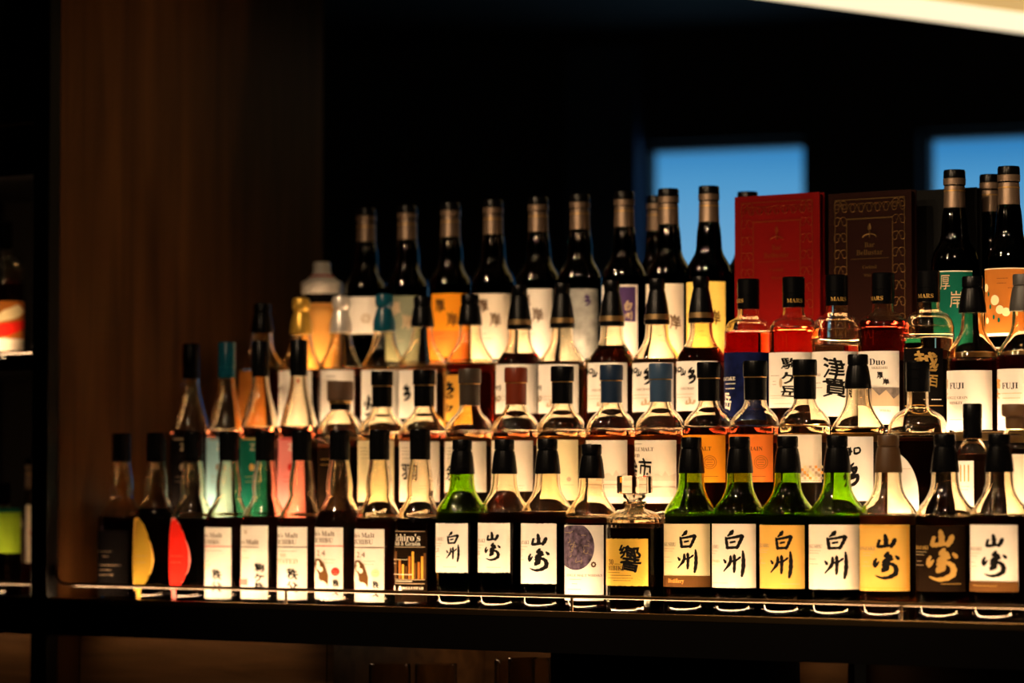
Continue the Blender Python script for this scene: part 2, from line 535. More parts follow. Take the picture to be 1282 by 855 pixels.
# long waisted cap with a band (row three, middle)
kind('bell', .0425, .275, [(.0425, .08), (.0425, .124), (.0418, .132), (.0385, .142), (.0320, .152), (.0255, .162), (.0210, .174), (.0195, .188), (.0190, .200)],
     [('cap', 0, [(0, .196), (.0218, .196), (.0220, .200), (.0210, .212), (.0185, .230), (.0150, .248), (.0132, .255), (.0130, .257), (.0138, .259), (.0140, .271), (.0128, .275), (0, .275)]),
      ('cap_band', 'bronze_band', [(.0200, .2045), (.0221, .2045), (.0214, .2135), (.0195, .2135), (.0200, .2045)])])
# broad shouldered bottle, short neck, straight lettered cap
kind('broad', .0415, .2675, [(.0415, .08), (.0415, .168), (.0408, .178), (.0378, .188), (.0320, .196), (.0240, .2005), (.0195, .204), (.0180, .210), (.0178, .222)],
     straight_cap(.2165, .2675, .0188, (.45,)))
# flat shouldered bottle (row three, right)
kind('flat', .0418, .2545, [(.0418, .08), (.0418, .120), (.0412, .128), (.0388, .136), (.0320, .146), (.0240, .158), (.0195, .170), (.0180, .185), (.0178, .205)],
     flare_cap(.196, .2545, .0222, .0168))
# dark bottle with a swelling neck under a foil capsule (top row)
kind('swell', .0400, .306, [(.0400, .08), (.0400, .148), (.0392, .157), (.0360, .168), (.0305, .178), (.0255, .187), (.0230, .197), (.0222, .208), (.0214, .220), (.0200, .233), (.0180, .246), (.0168, .262), (.0165, .280)],
     [('capsule', 'bronze_foil', [(0, .238), (.0186, .238), (.0182, .250), (.0176, .270), (.0172, .2785), (0, .2785)]),
      ('cap_ring', 'gold_trim', [(0, .2698), (.0182, .2698), (.0182, .2718), (0, .2718)]),
      ('cap', 0, [(0, .2795), (.0165, .2795), (.0182, .281), (.0184, .2925), (.0182, .303), (.0172, .306), (0, .306)]),
      ('cap_foil', 'bronze_foil', [(.0170, .2800), (.0186, .2815), (.0188, .2915), (.0172, .2925), (.0170, .2800)])])
# cut decanter
kind('decanter', .0465, .224, [(.0465, .08), (.0465, .120), (.0465, .150), (.0462, .1535), (.0440, .1575), (.0330, .1645), (.0195, .1690), (.0170, .1715), (.0170, .1765), (.0185, .1775), (.0185, .1815), (.0150, .1820)],
     [], seg=24, t=.006)
# squat stoppered bottle, wide dome, slim bottle
kind('corked', .0400, .240, [(.0400, .08), (.0400, .140), (.0392, .152), (.0350, .166), (.0270, .178), (.0200, .185), (.0165, .190), (.0165, .200)],
     [('neck_ring', 'black_plastic', [(0, .188), (.0182, .188), (.0182, .199), (0, .199)]),
      ('bead_ring', 'gold_trim', [(0, .1995), (.0195, .1995), (.0200, .2025), (.0195, .205), (0, .205)]),
      ('cap', 0, [(0, .205), (.0225, .205), (.0235, .208), (.0240, .236), (.0230, .240), (0, .240)])])
kind('dome', .0490, .248, [(.0490, .08), (.0490, .130), (.0482, .140), (.0445, .152), (.0370, .163), (.0270, .170), (.0200, .174), (.0175, .180), (.0172, .195), (.0172, .206)],
     straight_cap(.200, .248, .0190, (.42, .72)))
kind('slim', .0245, .180, [(.0245, .06), (.0245, .098), (.0238, .106), (.0200, .114), (.0160, .120), (.0125, .124), (.0118, .132)],
     straight_cap(.126, .180, .0150, (.55,)))
kind('stub', .0430, .178, [(.0430, .06), (.0430, .095), (.0425, .104), (.0390, .114), (.0300, .124), (.0215, .130), (.0175, .135), (.0165, .140), (.0165, .150)],
     [('cap', 0, [(0, .140), (.0165, .140), (.0168, .158), (.0215, .160), (.0222, .163), (.0222, .176), (.0212, .178), (0, .178)])])
# ball-topped cap over a flared foil
kind('ball', .0415, .270, [(.0415, .08), (.0415, .130), (.0410, .137), (.0385, .144), (.0330, .155), (.0265, .168), (.0220, .182), (.0195, .196), (.0185, .210)],
     [('foil', 0, [(0, .202), (.0205, .202), (.0210, .206), (.0195, .222), (.0155, .238), (.0128, .244), (0, .244)]),
      ('cap', 0, [(0, .244), (.0125, .244), (.0158, .248), (.0168, .254), (.0168, .262), (.0150, .268), (.0110, .270), (0, .270)])])

_mesh = {}
def offset_prof(prof, t):
    out = []
    for i, (r, z) in enumerate(prof):
        a = prof[max(i - 1, 0)]; b = prof[min(i + 1, len(prof) - 1)]
        dr, dz = b[0] - a[0], b[1] - a[1]; L = math.hypot(dr, dz) or 1
        out.append((r - t * dz / L, z + t * dr / L))
    return out
def glass_meshes(kn, lvl):
    """glass solid (with the air space above the whisky as a cavity) and the whisky body"""
    key = (kn, round(lvl, 4))
    if key in _mesh: return _mesh[key]
    K = KIND[kn]; P = K['prof']
    top = P[-1]
    vs, fs = lathe_data(P + [(0, top[1])], K['seg'])
    inner = [p for p in offset_prof(P, K['t']) if p[0] > .002 and p[1] > .02]
    up = [p for p in inner if p[1] > lvl + .002]
    lo = [p for p in inner if p[1] <= lvl + .002]
    # radius at the surface
    ri = lo[-1][0] if lo else up[0][0]
    cav = [(0, lvl), (ri * .85, lvl), (ri * .97, lvl + .0004), (ri, lvl + .0016)] + [p for p in up if p[1] < top[1] - .002]
    cav += [(0, cav[-1][1])]
    v2, f2 = lathe_data(cav, K['seg'], flip=True)
    b = len(vs)
    me = mesh_from(vs + v2, fs + [tuple(i + b for i in f) for f in f2])
    if K['seg'] > 30: sharpen(me, 60)
    liq = [(0, .009), (K['R'] * .7, .0095), (K['R'] - K['t'] - .002, .013), (K['R'] - K['t'] - .0003, .018)] + [(r - .0003, z) for r, z in lo if z > .02 and z < lvl - .0008] + [(ri - .0006, lvl - .0006), (0, lvl - .0006)]
    ml = lathe(liq, K['seg'], True)
    _mesh[key] = (me, ml)
    return _mesh[key]
def cap_mesh(kn, i):
    key = (kn, 'cap', i)
    if key not in _mesh: _mesh[key] = lathe(KIND[kn]['caps'][i][2], 32, True, 30)
    return _mesh[key]

ROW_Y = [0.0, .13, .26, .39, .497]
ROW_Z = [ZS, ZS + .155, ZS + .288, ZS + .425, ZS + .425]
USED = []
def bottle(kn, px, row, desc, cap='black_plastic', glass='warm_lit_glass', liq='amber', lvl=None, lab=None, art=None,
           paper='paper_white', torn=False, shape=None, hs=1.0, name='whisky_bottle', group=None, capart=None, cat='bottle', yy=None, zz=None):
    K = KIND[kn]
    y = ROW_Y[row] if yy is None else yy
    z0 = ROW_Z[row] if zz is None else zz
    x = x_at(px, y, z0 + K['H'] * .9)
    S = scale_at(x, y, z0 + .1)
    ybody = 641 + F_PX * (Vector((x, y, z0 + .08)) - CAM).dot(RX) / depth(x, y, z0 + .08)
    psi = math.atan2(CAM.x - x, y - CAM.y)
    zf = lambda py: z_at(py, x, y) - z0
    c = 0.0
    if lab:
        xl, xr, yt, yb = lab
        q = lambda p: math.asin(max(-.985, min(.985, (p - ybody) / (K['R'] * S))))
        a0, a1 = q(xl), q(xr)
        c = (a0 + a1) / 2; half = (a1 - a0) / 2
    else: c = -.6
    t = thing(name, desc, cat, (x, y, z0), psi + c, group)
    if hs != 1.0: t.scale = (1, 1, hs)
    lv = lvl if lvl is not None else .62 * K['H']
    g, l = glass_meshes(kn, lv)
    def shared(nm, me, m):
        o = bpy.data.objects.new(nm, me); col.objects.link(o); o.parent = t
        if len(me.materials) == 0: me.materials.append(None)
        o.material_slots[0].link = 'OBJECT'; o.material_slots[0].material = MATS[m]
        return o
    shared('glass_body', g, glass)
    if liq: shared('whisky', l, liq)
    capo = None
    for i, (nm, m, _) in enumerate(K['caps']):
        o = shared(nm, cap_mesh(kn, i), cap if m == 0 else m)
        if nm == 'cap': capo = o
    if lab:
        lo = obj('label', label_mesh(K['R'], half, zf(yb) / hs, zf(yt) / hs, torn, shape), paper, t)
        if art:
            A = Art(K['R'], c, ybody, S, (lambda py: zf(py) / hs))
            art(A); A.build(lo)
    if capart:
        A = Art(capart[0], c, px, S, (lambda py: zf(py) / hs)); capart[1](A); A.build(capo)
    USED.append(t)
    return t

# ================================================================== the room
XL = x_at(68, -.095, ZS + .1)          # left end of the lit bay
XR = 1.25
WALL_A = R_(16)
WD = Vector((math.cos(WALL_A), math.sin(WALL_A), 0))
WP = CAM + 9.8 * Vector((-math.sin(TH), math.cos(TH), 0)); WP.z = 0
def wall_u(px, z, off=0.0):
    n = Vector((-WD.y, WD.x, 0))
    k = (px - 641) / F_PX
    a = RX - k * FW
    b = WP + off * n + Vector((0, 0, z)) - CAM
    return -(a.dot(b)) / a.dot(WD)
def wall_z(px, py, off=0.0):
    z = 2.0
    for _ in range(6):
        u = wall_u(px, z, off)
        q = WP + u * WD + off * Vector((-WD.y, WD.x, 0))
        z = z_at(py, q.x, q.y)
    return z
mat('wall_dark', (.030, .030, .034), .8, vary=.2, bscale=8)
mat('ceiling_dark', (.018, .016, .015), .85)
mat('floor_dark', (.030, .024, .018), .5, vary=.3, bscale=10)
mat('pillar_blue', (.055, .095, .20), .75)
mat('frame_dark', (.015, .015, .018), .5)
CEIL = 2.52
def wall_y(x): return WP.y + (x - WP.x) * math.tan(WALL_A)
def slab(z0, z1):
    q = [(-4.1, -7.1), (6.1, -7.1), (6.1, wall_y(6.1) + .10), (-4.1, wall_y(-4.1) + .10)]
    return mesh_from([(x, y, z) for z in (z0, z1) for x, y in q], [(3, 2, 1, 0), (4, 5, 6, 7)] + [(i, (i + 1) % 4, 4 + (i + 1) % 4, 4 + i) for i in range(4)])
struct(obj('floor', slab(-.1, 0), 'floor_dark'))
struct(obj('ceiling', slab(CEIL, CEIL + .1), 'ceiling_dark'))
struct(obj('wall_left', box_me(-4.2, -4.0, -7, wall_y(-4.1), 0, CEIL), 'wall_dark'))
struct(obj('wall_right', box_me(6.0, 6.2, -7, wall_y(6.1), 0, CEIL), 'wall_dark'))
struct(obj('wall_front', box_me(-4.2, 6.2, -7.2, -7.0, 0, CEIL), 'wall_dark'))
# window wall with openings
win = []
for (a, b, t) in ((799, 1008, 176), (1150, 1362, 160)):
    zt = wall_z((a + b) / 2, t)
    win.append((wall_u(a, 2.0), wall_u(b, 2.0), 1.05, zt))
parts = []
us = [(-4.1 - WP.x) / WD.x] + [v for q in win for v in q[:2]] + [(6.1 - WP.x) / WD.x]
for i in range(0, len(us), 2): parts.append(box_me(us[i], us[i + 1], 0, .16, 0, CEIL))
for (a, b, z0, z1) in win:
    parts.append(box_me(a, b, 0, .16, 0, z0)); parts.append(box_me(a, b, 0, .16, z1, CEIL))
wb = struct(obj('wall_back', join_me(parts), 'wall_dark'))
wb.location = WP; wb.rotation_euler = (0, 0, WALL_A)
pg = bpy.data.materials.new('window_pane'); pg.use_nodes = True
n_ = pg.node_tree.nodes; n_.remove(n_['Principled BSDF'])
t_ = n_.new('ShaderNodeBsdfTransparent'); t_.inputs[0].default_value = (.93, .96, 1, 1)
g_ = n_.new('ShaderNodeBsdfGlossy'); g_.inputs['Roughness'].default_value = .02
mx = n_.new('ShaderNodeMixShader'); mx.inputs[0].default_value = .04
pg.node_tree.links.new(t_.outputs[0], mx.inputs[1]); pg.node_tree.links.new(g_.outputs[0], mx.inputs[2])
pg.node_tree.links.new(mx.outputs[0], n_['Material Output'].inputs['Surface'])
MATS['window_pane'] = pg
for i, (a, b, z0, z1) in enumerate(win):
    fr = struct(obj('window_%d' % (i + 1), join_me([box_me(a, a + .02, .05, .11, z0, z1), box_me(b - .02, b, .05, .11, z0, z1), box_me(a, b, .05, .11, z0, z0 + .02), box_me(a, b, .05, .11, z1 - .02, z1)]), 'frame_dark'))
    fr.location = WP; fr.rotation_euler = (0, 0, WALL_A)
    obj('pane', box_me(a + .02, b - .02, .077, .083, z0 + .02, z1 - .02), 'window_pane', fr)
# dim blue pillar beside the first window
pu0, pu1 = wall_u(707, 2.0, -.05), wall_u(797, 2.0, -.05)
pl = struct(obj('pillar', box_me(pu0, pu1, -.05, 0, 0, CEIL - .03), 'pillar_blue'))
pl.location = WP; pl.rotation_euler = (0, 0, WALL_A)

# luminous ceiling trough, upper right
def on_plane(px, py, z):
    d = FW + RX * ((px - 641) / F_PX) + UP * ((427.5 - py) / F_PX)
    return CAM + d * ((z - CAM.z) / d.z)
A0, A1 = on_plane(947, 0, 2.2), on_plane(1282, 44, 2.2)
dv = (A1 - A0); ang = math.atan2(dv.y, dv.x)
lt = thing('ceiling_light', 'long glowing cream ceiling light above the windows at upper right', 'light', (A0.x, A0.y, 2.2), ang)
mat('diffuser_glow', (.8, .7, .5), .5, emit=(1.0, .80, .50), es=1.25)
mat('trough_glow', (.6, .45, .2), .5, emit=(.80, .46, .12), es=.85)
mat('trough_body', (.05, .04, .03), .6)
obj('diffuser', box_me(-.25, 2.4, -.20, 0, .004, .02), 'diffuser_glow', lt)
obj('lit_panel', box_me(-.25, 2.4, -.62, -.202, .006, .02), 'trough_glow', lt)  # lit look of the panel beside the diffuser, put in as emission
obj('housing', box_me(-.27, 2.42, -.64, .0, .022, CEIL - 2.2), 'trough_body', lt)

# downlights over the bottles
mat('lamp_glow', (.9, .8, .6), .5, emit=(1.0, .72, .42), es=30)
mat('lamp_body', (.02, .02, .02), .4, .5)
body_ = lathe([(0, .06), (.030, .06), (.034, .055), (.034, -.05), (.031, -.05), (.026, -.035), (0, -.035)], 32)
lens_ = lathe([(0, -.036), (.022, -.036), (.022, -.034), (0, -.034)], 24)
stem_ = tube_me([(0, 0, .06), (0, 0, .14)], .006, 10)
body_.materials.append(MATS['lamp_body']); lens_.materials.append(MATS['lamp_glow']); stem_.materials.append(MATS['lamp_body'])
for i, (x, y, wh) in enumerate(((-.45, -.80, 'nearer to the bottles, left'), (.40, -.80, 'nearer to the bottles, middle'), (1.25, -.80, 'nearer to the bottles, right'), (0.0, -1.75, 'farther from the bottles, left'), (.85, -1.75, 'farther from the bottles, right'))):
    d = thing('spotlight', 'small black ceiling spotlight %s of the five' % wh, 'spotlight', (x, y, CEIL - .145), 0, 'ceiling spotlights in front of the bottles')
    aim = Vector((x * .75 + .12, .20, ZS + .32)) - Vector((x, y, CEIL - .145))
    rot = aim.to_track_quat('-Z', 'Y').to_euler()
    obj('stem', stem_, None, d)
    for nm, me in (('lamp_body', body_), ('lens', lens_)):
        o = obj(nm, me, None, d); o.rotation_euler = rot
    L = bpy.data.lights.new('spot_beam', 'SPOT'); L.energy = SPOT; L.color = (1.0, .69, .40); L.spot_size = R_(56); L.spot_blend = .7; L.shadow_soft_size = .014
    lo = bpy.data.objects.new('spot_beam', L); col.objects.link(lo); lo.parent = d
    lo.rotation_euler = rot; lo.location = aim.normalized() * .056

# ================================================================== the back bar
# side panel and post
pn = struct(obj('wall_side_panel', box_me(XL - .024, XL, -.085, .66, 0, CEIL), 'panel_wood'))
xp0 = x_at(48, -.095, ZS + .1)
struct(obj('trim_1', box_me(xp0, XL + .001, -.115, -.086, 0, CEIL, .002), 'black_lacquer'))
# counter shelf with dark front edge
sh = thing('back_bar_shelf', 'long black back bar shelf with a thin brass front edge', 'shelf', (0, 0, ZS))
obj('board', box_me(XL + .001, XR, -.100, .66, -.047, 0), 'black_lacquer', sh)
obj('fascia', box_me(XL + .001, XR, -.1065, -.1003, -.063, -.0065), 'black_lacquer', sh)
obj('front_lip', box_me(XL + .002, XR, -.106, -.1002, -.006, .0045, .0008), 'brass', sh)
mat('led_front', (.9, .8, .6), .5, emit=WARM, es=LED_FRONT)
mat('led_step', (.9, .8, .6), .5, emit=WARM, es=LED)
obj('light_strip', box_me(XL + .03, XR - .02, -.0925, -.0815, .0004, .0030), 'led_front', sh)
# guard rail
gr = thing('guard_rail', 'thin bronze guard rail along the front of the bottles', 'rail', (0, 0, ZS))
rl = [(XL + .004, -.0972, .062), (XL + .010, -.0972, .040), (XL + .022, -.0972, .031), (XL + .04, -.0972, .0285), (XR - .02, -.0972, .0285)]
obj('rail_rod', tube_me(rl, .0032, 12), 'dark_bronze', gr)
for p in (358, 716, 1128):
    x = x_at(p, -.0972, ZS + .015)
    obj('post', tube_me([(x, -.0972, .0002), (x, -.0972, .028)], .0026, 10), 'dark_bronze', gr)
# stepped rack: three raised steps with warm strips along their front edges
xs0 = [x_at(196, .13, ZS + .2), x_at(288, .26, ZS + .3), x_at(370, .39, ZS + .45)]
for k, wh in enumerate(('lowest', 'middle', 'highest')):
    y0 = ROW_Y[k + 1] - .066; z1 = ROW_Z[k + 1] - ZS
    y1 = ROW_Y[k + 2] - .0705 if k < 2 else .58
    rk = thing('display_step', '%s of the three black display steps behind the front row' % wh, 'step', (0, 0, ZS), 0, 'display steps')
    obj('riser', box_me(xs0[k], XR - .002, y0, y1, .001, z1 - .0005), 'rack_black', rk)
    obj('step_edge', box_me(xs0[k], XR - .002, y0 - .0032, y0 - .0002, z1 - .010, z1 + .0042, .0006), 'brass', rk)
    obj('light_strip', box_me(xs0[k] + .005, XR - .01, y0 + .0005, y0 + .0115, z1 - .0004, z1 + .0022), 'led_step', rk)

# cabinets under the shelf
Z1 = ZS - .0475
def xf(px): return x_at(px, -.03, ZS - .08)
mat('added_fill_under', (.9, .8, .6), .5, emit=WARM, es=14.0)  # glow of the fill strips added to brighten the cabinet fronts
cab = thing('base_cabinet', 'dark wooden base cabinet door panel left of the glass niche', 'cabinet', (0, 0, 0))
obj('door', box_me(XL + .002, xf(409), -.030, -.008, .08, Z1 - .001, .002), 'cabinet_wood', cab)
obj('plinth', box_me(XL + .002, xf(409), -.010, .30, 0, .079), 'black_lacquer', cab)
obj('light_strip', box_me(XL + .05, xf(409) - .05, -.080, -.074, Z1 - .003, Z1 - .0005), 'added_fill_under', cab)  # added fill strip, brightens the door below the shelf
nic = thing('glass_niche', 'open wooden niche under the shelf holding the tumblers', 'niche', (0, 0, 0))
nx0, nx1 = xf(410), xf(698)
obj('back', box_me(nx0, nx1, .40, .42, .60, Z1 - .001), 'cabinet_wood', nic)
obj('bottom', box_me(nx0, nx1, -.03, .40, .58, .60), 'cabinet_wood', nic)
obj('side', box_me(nx0, nx0 + .014, -.03, .399, .601, Z1 - .001), 'cabinet_wood', nic)
obj('side', box_me(nx1 - .014, nx1, -.03, .399, .601, Z1 - .001), 'cabinet_wood', nic)
mat('led_niche', (.9, .8, .6), .5, emit=WARM, es=14.0)
obj('light_strip', box_me(nx0 + .05, nx1 - .05, .30, .31, Z1 - .006, Z1 - .002), 'led_niche', nic)
cb2 = thing('base_cabinet', 'black base cabinet door right of the tumbler niche', 'cabinet', (0, 0, 0))
obj('door', box_me(nx1 + .002, xf(1000), -.030, -.010, .08, Z1 - .001, .002), 'black_lacquer', cb2)
obj('stile', box_me(xf(1000) + .001, xf(1062), -.030, -.010, .08, Z1 - .001, .002), 'cabinet_wood', cb2)
obj('light_strip', box_me(xf(1000) + .01, xf(1062), -.080, -.074, Z1 - .003, Z1 - .0005), 'added_fill_under', cb2)  # added fill strip to bring up the brown stile
cb3 = thing('base_cabinet', 'recessed brown base cabinet panel at the lower right corner', 'cabinet', (0, 0, 0))
obj('door', box_me(xf(1062) + .002, XR, .02, .04, .08, Z1 - .001), 'cabinet_wood', cb3)
tum_o = [(0, .0), (.026, .0), (.030, .003), (.0335, .03), (.0365, .095), (.0358, .0962), (.0345, .095), (.0315, .03), (.029, .012), (0, .010)]
tme = lathe(tum_o, 32, True, 50)
tme.materials.append(MATS['warm_lit_glass'])
for p, dy, ht, wh in ((488, .025, 831, 'leftmost of the tumblers'), (546, .06, 831, 'second from the left'), (645, .14, 826, 'behind the rightmost one'), (663, .04, 824, 'rightmost of the tumblers')):
    x = x_at(p, dy, ZS - .1); zt = z_at(ht, x, dy)
    g = thing('tumbler', 'clear drinking tumbler in the niche under the shelf, %s' % wh, 'glass', (x, dy, .601), 0, 'tumblers under the shelf')
    g.scale = (1, 1, (zt - .601) / .0962)
    obj('glass_wall', tme, None, g)

# ================================================================== front row, left: bulging necks
def kanji_v(a, chars, px, py0, py1, wpx, m='ink', style='brush'):
    n = len(chars); h = (py1 - py0) / n
    for i, ch in enumerate(chars):
        a.textbox(ch, px - wpx / 2, px + wpx / 2, py0 + i * h + .06 * h, py0 + (i + 1) * h - .06 * h, m, style)
def scaled_text(a, t, pr, py, hpx, m, wmm=None, style='serif'):
    h = hpx / a.S
    a.text(t, pr, py, h, m, style, 'r')
CB = 'bottles with bulging necks at the left of the front row'
bottle('bulb', 152, 0, 'dark bottle with a black label, leftmost in the front row by the wood panel', liq='dark_liquid', lvl=.150, lab=(120, 160, 664, 746), paper='paper_black', group=CB,
       art=lambda a: (a.lines([(124, 141, 690), (128, 136, 696), (124, 152, 707), (124, 140, 713), (124, 142, 719)], 'ink_grey', .0012)))
def leaf(t):
    if t < .22: h = math.sin(t / .22 * PI / 2) ** .8
    else: h = max(0., 1 - ((t - .22) / .78) ** 2) ** .8
    s = .035 * abs(math.sin(t * 19)) if .3 < t < .97 else 0
    return (.42 - .42 * h - s, .42 + .58 * h + s)
def leaf_art(x0, x1, y0, y1, m, stem):
    def f(a):
        P = []
        for k in range(1, 24): P.append((x0 + 1 + (x1 - x0 - 3) * k / 24, y1 - (y1 - y0) * (leaf(k / 24)[1] * .95 + .02)))
        for k in range(23, 0, -1): P.append((x0 + 1 + (x1 - x0 - 3) * k / 24, y1 - (y1 - y0) * (leaf(k / 24)[0] * .95 + .02)))
        V = [(a.X(p), a.Z(q)) for p, q in P]
        n = len(V); a.add('leaf_print', m, V, [(i, i + 1, n - 2 - i, n - 1 - i) for i in range(n // 2 - 1)])
        a.rect(x0 + 7, x0 + 12, y1 - 1, y1 + 12, stem)
        a.lines([(x0 + 4, x0 + 20, (y0 + y1) / 2 + 2), (x0 + 4, x0 + 18, (y0 + y1) / 2 + 10)], 'ink_grey')
    return f
bottle('bulb', 196, 0, 'bottle with an olive leaf-shaped label and dark red whisky', liq='dark_liquid', lvl=.165, lab=(165, 193, 648, 739), paper='paper_gold', shape=leaf, group=CB, art=leaf_art(165, 193, 648, 739, 'paper_olive', 'paper_gold'))
bottle('bulb', 242, 0, 'bottle with a bright red serrated leaf-shaped label', liq='dark_liquid', lvl=.148, lab=(209, 239, 648, 739), paper='paper_pink', shape=leaf, group=CB, art=leaf_art(209, 239, 648, 739, 'paper_red', 'paper_pink'))
def head(a, mx, y1, cx, y2, line, ly, m='ink_brown'):
    scaled_text(a, "Ichiro's Malt", mx, y1, 6.5, m)
    scaled_text(a, 'CHICHIBU', cx, y2, 6.0, m)
    a.rect(a._l, a._r, ly - .6, ly + .6, line)
def ich1(a):
    a._l, a._r = 254, 290
    head(a, 278, 669.7, 276, 678, 'ink_red', 683.6)
    a.lines([(256, 278, 689)], 'ink_grey'); a.lines([(253, 262, 702), (253, 264, 707), (253, 262, 711)], 'ink_orange', .0012)
    kanji_v(a, '秩父', 272, 711, 741, 12)
bottle('bulb', 286.5, 0, 'white-labelled bottle with a thin red line across the label, beside the red leaf', liq='red_liquid', lvl=.150, lab=(252.5, 289.5, 660, 749), art=ich1, group=CB)
def ich2(a):
    a._l, a._r = 299, 336
    a.text('W', 308, 666, .008, 'ink_pale')
    scaled_text(a, "Ichiro's Malt", 324, 678, 6.5, 'ink_brown')
    a.rect(299, 324, 683.9, 684.9, 'ink_brown')
    a.lines([(301, 310, 689), (301, 313, 698)], 'ink_pale')
    kanji_v(a, '駒ヶ岳', 325, 704, 740, 12)
    a.rect(302, 311, 724, 732, 'paper_pink')
bottle('bulb', 332, 0, 'white-labelled bottle with a small pink square and a column of three characters', liq='amber', lvl=.152, lab=(298, 335.5, 657.5, 749), art=ich2, group=CB)
def ich3(a):
    a._l, a._r = 346, 385
    head(a, 373, 669.7, 371, 678, 'ink', 684.4)
    a.lines([(350, 372, 689.5)], 'ink_grey')
    scaled_text(a, 'THE', 359, 694.5, 4, 'ink_pale'); scaled_text(a, 'PEATED', 373, 702, 6, 'ink_pale')
    kanji_v(a, '秩父', 366.5, 710, 742, 14)
bottle('bulb', 378, 0, 'white-labelled bottle with a thin black line and two bold brush characters', liq='amber', lvl=.150, lab=(344, 384.5, 659.5, 750), art=ich3, group=CB)
def bear(x, y, line, dot):
    def f(a):
        a._l, a._r = x + 1, x + 40
        head(a, x + 29, y + 7.7, x + 27, y + 16, line, y + 23)
        a.text('2.4', x + 12, y + 32, .0095, 'ink_brown', 'plain', 'c', 1.3)
        a.lines([(x + 16, x + 30, y + 40), (x + 16, x + 28, y + 44)], 'ink_pale')
        a.add('print', 'paper_brown', [(a.X(x + p), a.Z(y + q)) for p, q in ((6, 39), (11, 39), (16, 44), (19, 52), (21.5, 60), (21, 72), (15, 69), (9.5, 63), (8, 55), (5, 47))], [tuple(range(10))])
        a.disc(x + 9, y + 47, .0058, 'ink_white', 'figure_print', .008)
        a.disc(x + 12.5, y + 52, .0050, 'ink_white', 'figure_print', .0045)
        a.disc(x + 7, y + 62, .0085, 'ink_white', 'figure_print', .012)
        a.disc(x + 14, y + 75, .0115, 'ink_white', 'figure_print', .012)
        a.disc(x + 8, y + 46, .0012, 'ink', 'eye_print', .0022)
        a.disc(x + 30, y + 55, .0070, dot, 'seal_print', .0068)
        a.lines([(x + 27, x + 33, y + 54), (x + 27, x + 33, y + 57)], 'ink_pale', .0008)
        kanji_v(a, '秩父', x + 30.5, y + 64, y + 85, 8)
    return f
bottle('bulb', 425, 0, 'white-labelled bottle showing a white figure on brown with a red seal', liq='deep_amber', lvl=.163, lab=(390, 429.5, 660, 749.5), art=bear(390, 660, 'ink_red', 'ink_red'), group=CB)
bottle('bulb', 475, 0, 'white-labelled bottle showing a white figure on brown with a pale gold seal', liq='red_liquid', lvl=.150, lab=(439.5, 481, 662, 753), art=bear(440, 662, 'ink_brown', 'paper_cream'), group=CB)
def grain(a):
    scaled_text(a, "Ichiro's", 526, 672.5, 9, 'ink_white'); scaled_text(a, 'Malt & Grain', 526, 680, 5.5, 'ink_white')
    for y in (664.5, 684, 724.5, 729.5): a.rect(494, 532, y, y + .8, 'ink_pale')
    for k, (x, t) in enumerate(((495, 690), (500, 700), (504, 706), (508, 708), (512, 696), (516, 690), (519, 704), (523, 703), (527, 696), (530, 692))):
        a.rect(x, x + 2.6, t, 724, ('paper_brown', 'paper_copper', 'paper_amber')[k % 3])
    a.lines([(495, 512, 700), (495, 498, 705)], 'ink_white'); a.lines([(495, 517, 718.5), (497, 517, 727)], 'ink_white', .0012)
    a.disc(496.5, 737, .0032, 'ink_white', 'emblem_print', .0065); a.disc(503, 737, .0036, 'ink_white', 'emblem_print', .0055)
    scaled_text(a, 'BELLUSTAR', 530, 735.5, 3.2, 'ink_white'); a.lines([(508, 515, 740)], 'ink_white')
bottle('bulb', 526, 0, 'bottle with a dark brown label of vertical bars and white lettering', liq='dark_liquid', lvl=.150, lab=(493, 534.5, 663.5, 753), paper='paper_dark_brown', art=grain, group=CB)

# ================================================================== front row, right: flared black caps
PB = 'bottles with flared caps in the front row'
def hak(b1, b2, tx, ty, extra=None, m='ink', name='HAKUSHU'):
    def f(a):
        a.brush('haku', *b1, m); a.brush('shu', *b2, m)
        scaled_text(a, name, tx, ty, 4.6, 'ink_grey' if m == 'ink' else 'ink_gold')
        a.lines([(tx - 16, tx - 2, ty + 5.5), (tx - 16, tx - 4, ty + 8.5), (tx - 16, tx - 8, ty + 16), (tx - 16, tx - 5, ty + 22)], 'ink_pale')
        if extra: extra(a)
    return f
def yam(b1, b2, tx, ty, extra=None, m='ink', sub='ink_grey'):
    def f(a):
        a.brush('yama', *b1, m); a.brush('saki', *b2, m)
        scaled_text(a, 'YAMAZAKI', tx, ty, 4.4, sub)
        a.lines([(tx - 15, tx - 2, ty + 5.5), (tx - 15, tx - 5, ty + 9), (tx - 14, tx - 8, ty + 17), (tx - 15, tx - 6, ty + 22)], 'ink_pale')
        if extra: extra(a)
    return f
bottle('pot', 578.5, 0, 'green bottle with a small torn-edged white label and two black brush characters', glass='green_glass', liq='green_liquid', lvl=.160, lab=(543, 586, 655, 716), torn=True,
       art=hak((560, 574, 665, 681), (559, 575, 681.5, 702.5), 556, 674.5, lambda a: (a.text('25', 549, 688, .006, 'ink_grey'), a.lines([(556, 572, 709)], 'ink_pale'))), group=PB)
bottle('pot', 631.5, 0, 'clear bottle with a small torn-edged white label, beside the green one', liq='dark_liquid', lvl=.161, lab=(595, 638.5, 654.5, 716), torn=True,
       art=yam((610, 624.5, 665.5, 676.5), (607.5, 626.5, 679, 700.5), 608, 676.5, lambda a: (a.text('25', 600, 692, .007, 'ink_grey'), a.lines([(610, 627, 709.5)], 'ink_pale'))), group=PB)
